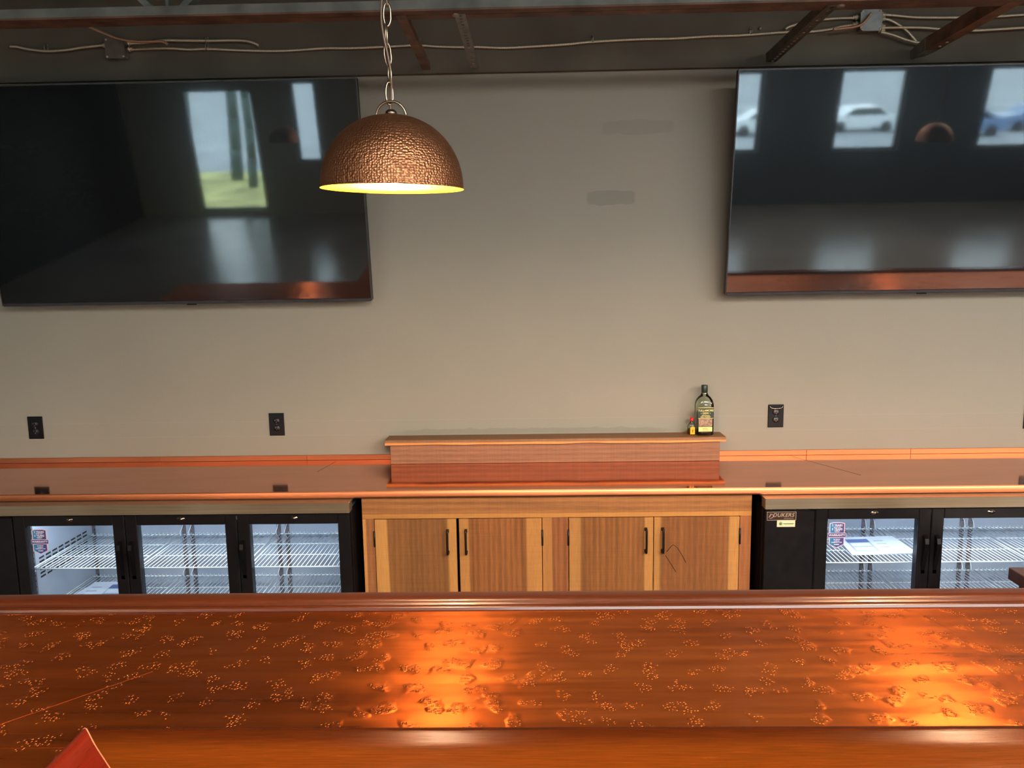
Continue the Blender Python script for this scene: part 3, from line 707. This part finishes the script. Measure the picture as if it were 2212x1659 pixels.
# ------------------------------------------------------------------ bottles
def label_arc(r_x, r_y, c, z0, z1, a0, a1, n=16, off=.0006):
    b = MB(); A = []
    for k in range(n+1):
        a = a0+(a1-a0)*k/n
        A.append((c[0]+(r_x+off)*math.sin(a), c[1]-(r_y+off)*math.cos(a)))
    for p, q in zip(A, A[1:]):
        f = b.b.faces.new([b.b.verts.new(v) for v in ((p[0], p[1], z0), (q[0], q[1], z0), (q[0], q[1], z1), (p[0], p[1], z1))]); f.smooth = True
    return b
def squarish(b, cx, cy, hw, hd, prof, e=4.0, seg=40):
    rings = []
    for (s_, z, p) in prof:
        ring = []
        for k in range(seg):
            t = 2*PI*k/seg; ct, st_ = math.cos(t), math.sin(t); ee = 2.0/p
            ring.append(b.b.verts.new((cx+math.copysign(abs(ct)**ee, ct)*hw*s_, cy+math.copysign(abs(st_)**ee, st_)*hd*s_, z)))
        rings.append(ring)
    b.b.faces.new(rings[0][::-1]); b.b.faces.new(rings[-1])
    for A, B in zip(rings, rings[1:]):
        for k in range(seg):
            f = b.b.faces.new((A[k], A[(k+1) % seg], B[(k+1) % seg], B[k])); f.smooth = True
    bmesh.ops.recalc_face_normals(b.b, faces=b.b.faces[:]); return b
bx, by, bz = .881, -.062, 1.0475
B1 = thing('liquor_bottle', 'large clear whiskey bottle with dark green label and cap standing on the ledge', 'bottle', (bx, by, bz))
g = MB(); squarish(g, bx, by, .0455, .034, [(.90, bz, 4), (.99, bz+.004, 4), (1, bz+.012, 4), (1, bz+.150, 4), (.97, bz+.163, 3.6), (.86, bz+.178, 3), (.66, bz+.192, 2.6), (.42, bz+.202, 2.2), (.32, bz+.212, 2), (.30, bz+.235, 2), (.33, bz+.238, 2)])
g.build('glass_body', M['bottle_glass'], B1)
g = MB(); squarish(g, bx, by, .0415, .030, [(.95, bz+.006, 4), (1, bz+.010, 4), (1, bz+.024, 4)])
g.build('liquid', M['whiskey'], B1)
MB().lathe([(0, 0), (.0155, 0), (.016, .001), (.016, .036), (.0145, .0385), (0, .0385)], (bx, by, bz+.2135), 24).build('cap', M['green_cap'], B1)
MB().box(bx-.0385, bx+.0385, by-.0352, by-.0344, bz+.088, bz+.143, .0003).build('upper_label', M['green_label'], B1)
b = MB().box(bx-.0385, bx+.0385, by-.0356, by-.0353, bz+.1405, bz+.143).box(bx-.0385, bx+.0385, by-.0356, by-.0353, bz+.088, bz+.0896)
b.build('label_border', M['gold_text'], B1)
MB().box(bx-.034, bx+.034, by-.0350, by-.0344, bz+.048, bz+.0865, .0003).build('middle_label', M['grey_label'], B1)
MB().box(bx-.034, bx+.034, by-.0352, by-.0344, bz+.021, bz+.045, .0003).build('lower_label', M['cream_label'], B1)
yT = by-.0356
for (t_, sz_, dz_, sp_) in (('TULLAMORE', .0142, .1275, .95), ('\u2022 DEW \u2022', .0130, .1135, 1.05), ('TRIPLE DISTILLED', .0052, .1025, 1), ('IRISH WHISKEY', .0074, .0948, 1)):
    text(t_, sz_, 'lettering', M['gold_text'], B1, (bx, yT, bz+dz_), sp_, bold=.0002)
text('BLENDED', .006, 'lettering', M['red_ink'], B1, (bx, yT+.0002, bz+.036), 1); text('IRISH WHISKEY', .0045, 'lettering', M['red_ink'], B1, (bx, yT+.0002, bz+.029), 1)
mx, my = .820, -.060
B2 = thing('miniature_bottle', 'tiny bottle of amber liquor with red cap beside the big bottle', 'bottle', (mx, my, bz))
g = MB(); squarish(g, mx, my, .0205, .013, [(.92, bz, 3.5), (1, bz+.003, 3.5), (1, bz+.042, 3.5), (.88, bz+.050, 3), (.55, bz+.059, 2.4), (.36, bz+.064, 2), (.34, bz+.070, 2)]); g.build('glass_body', M['bottle_glass'], B2)
g = MB(); squarish(g, mx, my, .0185, .011, [(.95, bz+.002, 3.5), (1, bz+.004, 3.5), (1, bz+.030, 3.5)]); g.build('liquid', M['amber'], B2)
MB().lathe([(0, 0), (.0095, 0), (.0098, .001), (.0095, .016), (0, .017)], (mx, my, bz+.0705), 20).build('cap', M['red_cap'], B2)
MB().prism([(mx-.009, my-.0136, bz+.003), (mx+.014, my-.0136, bz+.003), (mx+.014, my-.0136, bz+.038), (mx+.003, my-.0136, bz+.044), (mx-.009, my-.0136, bz+.038)], (0, -.0006, 0)).build('label', M['orange_label'], B2)
b = MB(); b.tube([(mx+.003, my-.0144, bz+.012), (mx+.0025, my-.0144, bz+.020), (mx+.003, my-.0144, bz+.026)], .0018, 6).tube([(mx-.002, my-.0144, bz+.027), (mx+.003, my-.0144, bz+.023), (mx+.008, my-.0144, bz+.027)], .0011, 6)
b.build('emblem', M['red_ink'], B2)

# ------------------------------------------------------------------ glass-door coolers
FY = -.665      # face of the doors
def rack(x0, x1, z, parent, label=None):
    b = MB(); y0, y1 = -.598, -.140
    for (yy, rr) in ((y0, .0030), (y0+.155, .0022), (y0+.305, .0022), (y1, .0030)):
        b.tube([(x0, yy, z-.004), (x1, yy, z-.004)], rr, 6)
    b.tube([(x0, y0, z-.004), (x0, y1, z-.004)], .0032, 6); b.tube([(x1, y0, z-.004), (x1, y1, z-.004)], .0032, 6)
    n = 23
    for k in range(1, n):
        x = x0+(x1-x0)*k/n
        b.tube([(x, y0, z), (x, y1-.001, z)], .0017, 6)
        b.tube([(x, y1, z), (x+.001, y1, z+.006)], .0014, 5)
    return b.build('wire_shelf', M['wire'], parent)
def cooler(x0, panel, dx, nd, label, badge, sticker_door):
    """x0 = left side, panel = width of blank compressor panel, dx = door pitch"""
    x1 = x0+panel+dx*nd
    o = thing('glass_door_cooler', label, 'cooler', ((x0+x1)/2, -.35, 0), 'black back-bar coolers')
    t = .03
    b = MB().box(x0, x0+.012, -.625, -.02, .06, .838).box(x1-.012, x1, -.625, -.02, .06, .838).box(x0+.012, x1-.012, -.035, -.02, .06, .838)
    b.box(x0+.012, x1-.012, -.625, -.035, .06, .075).box(x0+.012, x0+panel-.02, -.650, -.036, .076, .835)
    b.build('outer_case', M['black_side'], o)
    ix0 = x0+panel+.012; ix1 = x1-.014
    b = MB().box(ix0-.030, ix0, -.618, -.036, .077, .834).box(ix1, ix1+.0015, -.618, -.036, .077, .834).box(ix0, ix1, -.060, -.036, .077, .834).box(ix0, ix1, -.618, -.061, .077, .095).box(ix0, ix1, -.618, -.061, .815, .834)
    b.build('liner', M['liner'], o)
    MB().box(x0-.002, x1+.002, -.676, -.621, .8415, .8885, .0015).box(x0-.002, x1+.002, -.621, -.02, .880, .8885).build('stainless_top', M['stainless'], o)
    MB().box(x0+.01, x1-.01, -.60, -.58, .001, .0595).build('kick_plate', M['iron'], o)
    if panel > .05:
        MB().box(x0+.002, x0+panel-.004, FY, FY+.014, .07, .829, .002).build('compressor_panel', M['black_metal'], o)
        for sx in (x0+.030, x0+panel-.085):
            MB().lathe([(0, -.003), (.0035, -.002), (.004, .001)], (sx, FY+.012, .8345), 10, axis='Y').build('screw', M['galv'], o)
    for k in range(nd):
        a = x0+panel+dx*k+.0015; c = x0+panel+dx*(k+1)-.0015
        d = MB(); z0, z1 = .07, .8365; gi = .0525; gz0, gz1 = .13, .7915
        d.box(a, a+gi, FY, FY+.040, z0, z1, .003).box(c-gi, c, FY, FY+.040, z0, z1, .003)
        d.box(a+gi, c-gi, FY, FY+.040, gz1, z1, .002).box(a+gi, c-gi, FY, FY+.040, z0, gz0, .002)
        dr = d.build('door', M['black_metal'], o)
        MB().box(a+gi, c-gi, FY+.010, FY+.014, gz0, gz1).build('glass_pane', M['clear_pane'], dr)
        hx = c-.0265 if (k % 2 == 0 and nd == 3 and k == 0) or (nd == 3 and badge and k == 0) else a+.0265
        side_right = (k == 0)
        hx = c-.024 if side_right else a+.024
        if k == 2 and not badge: hx = a+.020
        b = MB().prism([(hx-.008, FY-.0005, .720), (hx-.008, FY-.020, .708), (hx-.008, FY-.026, .685), (hx-.008, FY-.022, .655), (hx-.008, FY-.0005, .560), (hx-.008, FY-.0005, .545)], (.016, 0, 0))
        b.build('handle', M['black_plastic'], dr)
        lx = (a+c)/2+.004
        MB().lathe([(0, -.006), (.0045, -.006), (.006, -.003), (.014, -.002), (.017, 0)], (lx, FY+.0002, .8195), 24, axis='Y', sy=.5).build('lock', M['chrome'], dr)
        if k == 0:
            sx = a+gi+(.019 if not badge else .008); sw = .066; zt = .7755; y_ = FY+.0092; cxs = sx+sw/2+.003
            s_ = MB().prism([(cxs-sw/2, y_, zt-.048), (cxs-sw/2, y_, zt-.004), (cxs-sw/4, y_, zt), (cxs+sw/4, y_, zt), (cxs+sw/2, y_, zt-.004), (cxs+sw/2, y_, zt-.048), (cxs+sw/2+.006, y_, zt-.048), (cxs+sw/2+.006, y_, zt-.068), (cxs+sw/2, y_, zt-.068), (cxs+sw/2, y_, zt-.100), (cxs, y_, zt-.116), (cxs-sw/2, y_, zt-.100), (cxs-sw/2, y_, zt-.068), (cxs-sw/2-.006, y_, zt-.068), (cxs-sw/2-.006, y_, zt-.048)], (0, -.0004, 0)).build('warranty_sticker', M['pink_edge'], dr)
            i_ = .0035
            MB().prism([(cxs-sw/2+i_, y_-.0006, zt-.0465), (cxs-sw/2+i_, y_-.0006, zt-.007), (cxs-sw/4, y_-.0006, zt-.0035), (cxs+sw/4, y_-.0006, zt-.0035), (cxs+sw/2-i_, y_-.0006, zt-.007), (cxs+sw/2-i_, y_-.0006, zt-.0465)], (0, -.0003, 0)).build('sticker_top', M['sticker'], dr)
            MB().box(cxs-sw/2-.0045, cxs+sw/2+.0045, y_-.0010, y_-.0006, zt-.0665, zt-.0495).build('sticker_band', M['navy'], dr)
            MB().prism([(cxs-sw/2+i_, y_-.0006, zt-.0695), (cxs+sw/2-i_, y_-.0006, zt-.0695), (cxs+sw/2-i_, y_-.0006, zt-.098), (cxs, y_-.0006, zt-.1125), (cxs-sw/2+i_, y_-.0006, zt-.098)], (0, -.0003, 0)).build('sticker_bottom', M['sticker'], dr)
            for (tx, sz_, dz_) in (('2 YEARS', .0125, .0135), ('PARTS & LABOR', .0042, .0215), ('5 YEARS', .0125, .0305), ('COMPRESSOR', .0040, .0385), ('\u2022 \u2022 \u2022 \u2022 \u2022', .006, .0435), ('WARRANTY', .0125, .058), ('24/7 SERVICE', .005, .0765), ('DUKERS USA', .0042, .0835), ('WARRANTY.COM', .0055, .090), ('DUKERS', .006, .0995)):
                text(tx, sz_, 'sticker_text', M['white_ink'], dr, (cxs, y_-.0012, zt-dz_), 1.0, extrude=.0001, bold=.0002)
    # shelves, standards, clips
    edges = [ix0]+[x0+panel+dx*k for k in range(1, nd)]+[ix1]
    for k in range(nd):
        for z in (.575, .355):
            rack(edges[k]+(.010 if k == 0 else .012), edges[k+1]-(.010 if k == nd-1 else .012), z, o)
    for k in range(1, nd):
        for q in (-.031, .013):
            xx = edges[k]+q
            MB().box(xx, xx+.020, -.0655, -.0605, .10, .81).build('shelf_standard', M['pilaster'], o)
            b = MB()
            for z in (.575, .355): b.tube(spline([(xx+.010, -.070, z+.030), (xx+.010, -.084, z+.012), (xx+.006, -.100, z-.01), (xx+.012, -.085, z-.04), (xx+.010, -.070, z-.055)], 4), .0016, 6)
            b.build('shelf_clip', M['wire'], o)
            b = MB()
            for z_ in range(0, 12): b.box(xx+.0085, xx+.0115, -.0662, -.0656, .12+z_*.058, .126+z_*.058)
            b.build('standard_slots', M['slot'], o)
    # left wall standards, vents
    for yy in (-.575, -.085):
        MB().box(ix0+.0005, ix0+.006, yy-.011, yy+.011, .10, .81).build('shelf_standard', M['pilaster'], o)
        b = MB()
        for z_ in range(0, 26): b.box(ix0+.0062, ix0+.0068, yy-.003, yy+.003, .12+z_*.027, .128+z_*.027)
        b.build('standard_slots', M['slot'], o)
    b = MB()
    for r in range(6):
        for c_ in range(8): b.box(ix0+.0003, ix0+.0011, -.53+c_*.05, -.53+c_*.05+.036, .50+r*.018, .508+r*.018)
    b.build('vent_slots', M['slot'], o)
    # small white shelf-clip tabs
    for k in range(nd):
        MB().lathe([(0, -.006), (.005, -.005), (.006, 0), (.005, .005), (0, .006)], (edges[k]+.013 if k else ix0+.02, -.600, .560), 10, axis='Y').build('clip_tab', M['wire'], o)
    MB().box(ix0+.03, ix1-.03, -.616, -.600, .800, .8145).build('light_strip', M['led'], o)
    ld = bpy.data.lights.new('cooler_light', 'AREA'); ld.shape = 'RECTANGLE'; ld.size = ix1-ix0-.1; ld.size_y = .02
    ld.energy = 5.2*(nd/3); ld.color = (.80, .90, 1.0)
    lo = bpy.data.objects.new('cooler_light', ld); COL.objects.link(lo); lo.location = ((ix0+ix1)/2, -.594, .808); lo.rotation_euler = (math.radians(40), 0, 0)
    if badge:
        bx0, bx1, z0, z1 = x0+.009, x0+.134, .7905, .8285
        p = MB().box(bx0, bx1, FY-.0022, FY-.0003, z0, z1, .001).build('name_badge', M['badge_dark'], o)
        q = .0016
        MB().box(bx0, bx1, FY-.0028, FY-.0023, z1-q, z1).box(bx0, bx1, FY-.0028, FY-.0023, z0, z0+q).box(bx0, bx0+q, FY-.0028, FY-.0023, z0+q, z1-q).box(bx1-q, bx1, FY-.0028, FY-.0023, z0+q, z1-q).build('badge_border', M['badge_silver'], p)
        text('DUKERS', .0235, 'badge_lettering', M['badge_silver'], p, (x0+.079, FY-.0028, .8130), 1.08, shear=.25, bold=.0003)
        text('APPLIANCE CO.', .006, 'badge_lettering', M['badge_silver'], p, (x0+.1025, FY-.0028, .7985), 1.0)
        cx_, cz_ = x0+.0245, .8095
        b = MB().tube([(cx_+.011*math.cos(a_), FY-.003, cz_+.0095*math.sin(a_)) for a_ in [(-120+k*15)*PI/180 for k in range(16)]], .0012, 5)
        for j in range(3): b.tube([(cx_-.010+j*.002, FY-.003, cz_-.006+j*.004), (cx_-.001+j*.002, FY-.003, cz_-.001+j*.004)], .001, 5)
        b.build('badge_emblem', M['badge_silver'], p)
        p2 = MB().box(x0+.053, x0+.131, FY-.0015, FY-.0003, .7605, .7895).build('small_label', M['tag_cream'], o)
        cx_ = x0+.069; cz_ = .7755
        b = MB()
        for k in range(4):
            a_ = k*PI/4; b.tube([(cx_-.0085*math.cos(a_), FY-.0018, cz_-.0085*math.sin(a_)), (cx_+.0085*math.cos(a_), FY-.0018, cz_+.0085*math.sin(a_))], .0014, 5)
        b.build('label_emblem', M['tag_green'], p2)
        MB().box(x0+.080, x0+.125, FY-.0018, FY-.0015, .7735, .7770).box(x0+.084, x0+.122, FY-.0018, FY-.0015, .7700, .7712).build('label_print', M['tag_green'], p2)
    return o
cooler(-2.505, .218, .4990, 3, 'black three-door glass cooler left of the wooden cabinet, with a warranty sticker', False, 0)
cooler(1.0115, .218, .4960, 3, 'black glass-door cooler right of the cabinet, with a silver-lettered badge on its side panel', True, 0)

def booklet(pts, z, label, fr):
    b = MB().prism([(p[0], p[1], z) for p in pts], (0, 0, .005))
    o = thing('instruction_booklet', label, 'booklet', (pts[0][0], pts[0][1], z), 'printed booklets inside the coolers')
    b.build('pages', M['paper'], o)
    A, B_, C_, D_ = [Vector((p[0], p[1], z+.0052)) for p in pts]
    def P(u, v): return (A*(1-u)+B_*u)*(1-v)+(D_*(1-u)+C_*u)*v
    def card(u0, u1, v0, v1, mat, nm, h=.0004):
        q = [P(u0, v0), P(u1, v0), P(u1, v1), P(u0, v1)]
        MB().prism(q, (0, 0, h)).build(nm, mat, o)
    u0, u1 = fr
    card(u0, u1, .15, .85, M['paper_grey'], 'cover_picture'); card(u0, u1, .15, .34, M['paper_blue'], 'cover_picture_top', .0007)
    card(u0+.03, u1-.03, .38, .56, M['paper'], 'picture_door', .0007); card(u0+.03, u1-.03, .62, .80, M['paper'], 'picture_door', .0007)
    for k in range(3): card((u1+.08) if u1 < .6 else .12, (u1+.24) if u1 < .6 else .34, .25+.18*k, .29+.18*k, M['paper_grey'], 'printed_line')
    return o
booklet([(-2.19, -.245), (-1.99, -.24), (-1.93, -.50), (-2.22, -.50)], .3585, 'printed booklet lying on the lower shelf of the left cooler', (.52, .92))
booklet([(1.475, -.30), (1.745, -.285), (1.748, -.515), (1.45, -.53)], .5785, 'white booklet with appliance picture on the upper shelf of the right cooler', (.10, .48))

# ------------------------------------------------------------------ small stand in front of the right cooler
T = thing('wooden_top_stand', 'dark stand with thick walnut top at the right edge in front of the cooler', 'stand', (2.2, -1.1, 0))
MB().box(1.930, 2.50, -1.45, -.880, .605, .655, .002).build('top_board', M['cart_top'], T)
MB().box(1.958, 2.48, -1.43, -.905, .05, .6045, .004).build('cabinet_body', M['black_side'], T)
for (fx, fy) in ((1.98, -1.40), (2.45, -1.40), (1.98, -.93), (2.45, -.93)): MB().lathe([(0, 0), (.02, 0), (.016, .0495), (0, .0495)], (fx, fy, .0005), 12).build('foot', M['iron'], T)

# ------------------------------------------------------------------ the bar in front
Bz = 1.070; YI = -2.672; XI = -.783; YB = -2.188
BX0, BX1, YE = -2.9, 4.8, -4.9
Bar = thing('copper_top_bar', 'long bar with embossed copper top and rounded mahogany armrest in the foreground', 'bar counter', (0, -2.4, 0))
b = MB().box(BX0, BX1, YI-.002, YB+.002, Bz-.012, Bz)
b.box(-1.42, XI+.002, YE, YI-.003, Bz-.012, Bz)
for f in b.b.faces: pass
b.build('copper_top', M['copper_bar'], Bar, uv=True)
def seam(p, q, w=.0005, h=.0003):
    b = MB()
    p, q = Vector((*p, Bz)), Vector((*q, Bz)); d = (q-p).normalized(); n_ = Vector((-d.y, d.x, 0))*w
    b.loft([p-n_, p+n_, p+n_+Vector((0, 0, h)), p-n_+Vector((0, 0, h))], [q-n_, q+n_, q+n_+Vector((0, 0, h)), q-n_+Vector((0, 0, h))])
    b.build('copper_seam', M['seam'], Bar)
seam((-1.41, -2.7135), (XI, -2.7145)); seam((-1.22, -2.92), (-.763, -2.461)); seam((.885, -2.215), (.985, -2.545))
prof = [(0, -.075), (0, .0035), (.005, .0105), (.012, .0155), (.018, .0178), (.024, .0168), (.031, .0145), (.039, .0115), (.048, .0090), (.062, .0072), (.085, .0058), (.110, .0035), (.140, -.002), (.165, -.012), (.180, -.026), (.186, -.042), (.182, -.058), (.165, -.069), (.140, -.075)]
def rail_loft(fa, fb, name, mat):
    b = MB(); A = [b.b.verts.new(fa(d, z)) for d, z in prof]; B_ = [b.b.verts.new(fb(d, z)) for d, z in prof]
    n = len(prof)
    for i in range(n):
        f = b.b.faces.new((A[i], A[(i+1) % n], B_[(i+1) % n], B_[i])); f.smooth = 1 < i < n-2
    b.b.faces.new([b.b.verts.new(v.co) for v in A[::-1]]); b.b.faces.new([b.b.verts.new(v.co) for v in B_])
    bmesh.ops.recalc_face_normals(b.b, faces=b.b.faces[:])
    return b.build(name, mat, Bar)
rail_loft(lambda d, z: (XI+d+.0006, YI-d, Bz+z), lambda d, z: (BX1, YI-d, Bz+z), 'front_armrest', M['mahogany'])
rail_loft(lambda d, z: (XI+d, YI-d-.0006, Bz+z), lambda d, z: (XI+d, YE, Bz+z), 'side_armrest', M['mahogany_wing'])
mt_ = MB().tube([(XI+d, YI-d, Bz+z+.0003) for d, z in prof[1:13]], .0011, 5)
mt_.build('miter_joint', plain('miter_glue_line', (214, 128, 92), .4), Bar)
pb = [(0, -.05), (0, .003), (.003, .008), (.008, .0105), (.014, .0105), (.018, .007), (.022, .0065), (.025, .014), (.032, .0185), (.046, .0195), (.062, .0195), (.074, .017), (.082, .010), (.085, -.002), (.085, -.05)]
b = MB(); A = [b.b.verts.new((BX0, YB+d, Bz+z)) for d, z in pb]; B_ = [b.b.verts.new((BX1, YB+d, Bz+z)) for d, z in pb]
for i in range(len(pb)):
    f = b.b.faces.new((A[i], A[(i+1) % len(pb)], B_[(i+1) % len(pb)], B_[i])); f.smooth = 1 < i < len(pb)-2
b.b.faces.new([b.b.verts.new(v.co) for v in A[::-1]]); b.b.faces.new([b.b.verts.new(v.co) for v in B_]); bmesh.ops.recalc_face_normals(b.b, faces=b.b.faces[:])
b.build('back_molding', M['mahogany_back'], Bar)
MB().box(BX0+.02, BX1-.02, -2.62, -2.58, .0, Bz-.0125).box(BX0+.03, BX1-.03, -2.579, -2.201, Bz-.05, Bz-.0125).build('bar_front', M['bar_panel'], Bar)
MB().box(BX0+.02, BX1-.02, -2.20, -2.17, .0, Bz-.0505).build('service_side_panel', M['service'], Bar)
MB().box(-1.38, -.86, YE+.05, -2.63, 0, Bz-.0125).build('wing_base', M['bar_panel'], Bar)

# ------------------------------------------------------------------ pendant lamps over the bar
def dome_profile(R, H, n=22, r0=.0):
    return [(R*math.sin(a)**.92 if a > 0 else 0, H*math.cos(a)) for a in [r0+(PI/2-r0)*k/n for k in range(n+1)]]
def lamp(loc, label):
    o = thing('pendant_lamp', label, 'lamp', loc, 'hammered copper pendant lamps over the bar')
    x, y, z = loc; R, H = .1440, .1430
    tilt = Matrix.Translation((x, y, z)) @ Matrix.Rotation(math.radians(2.4), 4, 'X') @ Matrix.Rotation(math.radians(1.2), 4, 'Y')
    def T(b): bmesh.ops.transform(b.b, matrix=tilt, verts=b.b.verts[:]); return b
    outer = [(r, h) for r, h in dome_profile(R, H, 28)]+[(R+.0012, -.0015)]
    T(MB().lathe(outer, seg=96)).build('shade', M['hammered'], o)
    inner = [(r*.985, h*.982) for r, h in dome_profile(R, H, 24)]+[(R+.0005, -.0014)]
    T(MB().lathe(inner, seg=72)).build('shade_lining', M['lamp_inside'], o)
    T(MB().lathe([(0, .008), (.006, .008), (.011, .004), (.012, -.003), (0, -.003)], (0, 0, H+.002), 16)).build('top_cap', M['brass'], o)
    T(MB().tube([(.0300*math.cos(a), 0, H-.004+.0300*math.sin(a)) for a in [PI*k/18 for k in range(19)]], .0026, 8)).build('hanging_ring', M['brass'], o)
    T(MB().lathe([(0, .06), (.018, .06), (.018, 0), (.013, 0), (.013, .055)], (0, 0, .07), 20)).build('socket', M['brass'], o)
    T(MB().lathe([(0, -.034), (.012, -.031), (.022, -.022), (.027, -.008), (.026, .006), (.018, .022), (.012, .034), (.012, .045), (0, .045)], (0, 0, .030), 20)).build('bulb', M['bulb'], o)
    # chain of oval links up to the roof deck
    ch = bpy.data.objects.new('chain', None); COL.objects.link(ch); ch.parent = o; ch.location = (0, 0, H+.024)
    zc_ = z+H+.024
    def link_mesh(hh, ww, r):
        b = MB(); pts = []
        for k in range(16):
            a = 2*PI*k/16; pts.append((ww*math.cos(a), 0, hh*math.sin(a)*(1.0)+(hh*.0)))
        return b.tube(pts, r, 6, closed=True)
    l0 = link_mesh(.0222, .0072, .0021); l0 = l0.build('chain_link', M['brass'])
    zz = zc_+.018; k = 0
    while zz < ZC-.03:
        lk = l0 if k == 0 else l0.copy()
        if k: COL.objects.link(lk)
        lk.parent = ch; wob = .0022*math.sin(k*1.7)
        lk.location = (wob, 0, zz-zc_); lk.rotation_euler = (0, .06*math.sin(k*2.3), PI*.5*(k % 2)+.35+.25*math.sin(k))
        zz += .0375; k += 1
    pts = []; q = 0; zz = z+H+.006
    while zz < ZC:
        pts.append((x+.0075*math.sin(q*.9)-(.002 if q else .0), y+.006*math.cos(q*.75)-.004, zz)); zz += .035; q += 1
    pts.append((x, y, ZC))
    MB().tube(spline(pts, 4), .0024, 8).build('cord', M['cord'], o)
    MB().lathe([(0, 0), (.055, 0), (.06, .008), (.06, .02), (0, .02)], (x, y, ZC-.02), 24).build('ceiling_canopy', M['brass'], o)
    return o
lamp((-.272, -2.30, 2.027), 'hammered copper dome pendant lamp hanging on a chain over the bar, lit')
lamp((1.22, -2.30, 2.027), 'second lit copper dome pendant lamp, next to the right along the bar')
lamp((3.44, -3.30, 2.027), 'third lit copper dome pendant lamp, far along the bar, seen mirrored in the right television')
lamp((-2.30, -4.10, 2.027), 'copper dome pendant lamp behind the viewer, seen small and mirrored in the left television')

# ------------------------------------------------------------------ light: daylight through the glazing, unseen fill lights added under the ceiling behind the camera
W = bpy.data.worlds.new('overcast_day'); S.world = W; W.use_nodes = True
nt = W.node_tree; nt.nodes.clear()
wo = nt.nodes.new('ShaderNodeOutputWorld'); bg = nt.nodes.new('ShaderNodeBackground')
tc = nt.nodes.new('ShaderNodeTexCoord'); sp = nt.nodes.new('ShaderNodeSeparateXYZ'); cr = nt.nodes.new('ShaderNodeValToRGB')
nt.links.new(tc.outputs['Generated'], sp.inputs[0]); nt.links.new(sp.outputs[2], cr.inputs[0])
cr.color_ramp.elements[0].position = .0; cr.color_ramp.elements[0].color = (.82, .92, .95, 1)
cr.color_ramp.elements[1].position = .35; cr.color_ramp.elements[1].color = (.72, .90, .98, 1)
nt.links.new(cr.outputs[0], bg.inputs[0]); bg.inputs[1].default_value = 27.0
nt.links.new(bg.outputs[0], wo.inputs[0])
for i, (lx, ly, e) in enumerate(((-3.8, -7.0, 90), (1.8, -6.2, 700), (6.6, -6.2, 820))):
    ld = bpy.data.lights.new('added_fill_light', 'AREA'); ld.shape = 'RECTANGLE'; ld.size = 4.0; ld.size_y = 3.0; ld.energy = e; ld.color = (1.0, .975, .93)
    lo = bpy.data.objects.new('added_fill_light', ld); COL.objects.link(lo); lo.location = (lx, ly, ZC-.05)
    lo.rotation_euler = (math.radians(0), 0, 0)

# ------------------------------------------------------------------ camera
cam = bpy.data.cameras.new('camera'); co = bpy.data.objects.new('camera', cam); COL.objects.link(co)
cam.sensor_width = 36; cam.lens = 1661/2212*36; cam.clip_start = .02; cam.clip_end = 200
yaw, pit, rol = (math.radians(a) for a in (1.266, 7.764, -.895))
fw = Vector((-math.sin(yaw)*math.cos(pit), math.cos(yaw)*math.cos(pit), -math.sin(pit)))
r = Vector((math.cos(yaw), math.sin(yaw), 0)); u = r.cross(fw)
r2 = r*math.cos(rol)+u*math.sin(rol); u2 = -r*math.sin(rol)+u*math.cos(rol)
mw = Matrix((r2, u2, -fw)).transposed().to_4x4(); mw.translation = (0, -3.9, 1.84)
co.matrix_world = mw
S.camera = co
S.view_settings.view_transform = 'Standard'; S.view_settings.look = 'None'; S.view_settings.exposure = 0
try: S.cycles.use_denoising = True; S.cycles.max_bounces = 10; S.cycles.diffuse_bounces = 5; S.cycles.glossy_bounces = 5; S.cycles.transmission_bounces = 8; S.cycles.transparent_max_bounces = 16; S.cycles.sample_clamp_indirect = 8; S.cycles.caustics_refractive = False
except Exception: pass
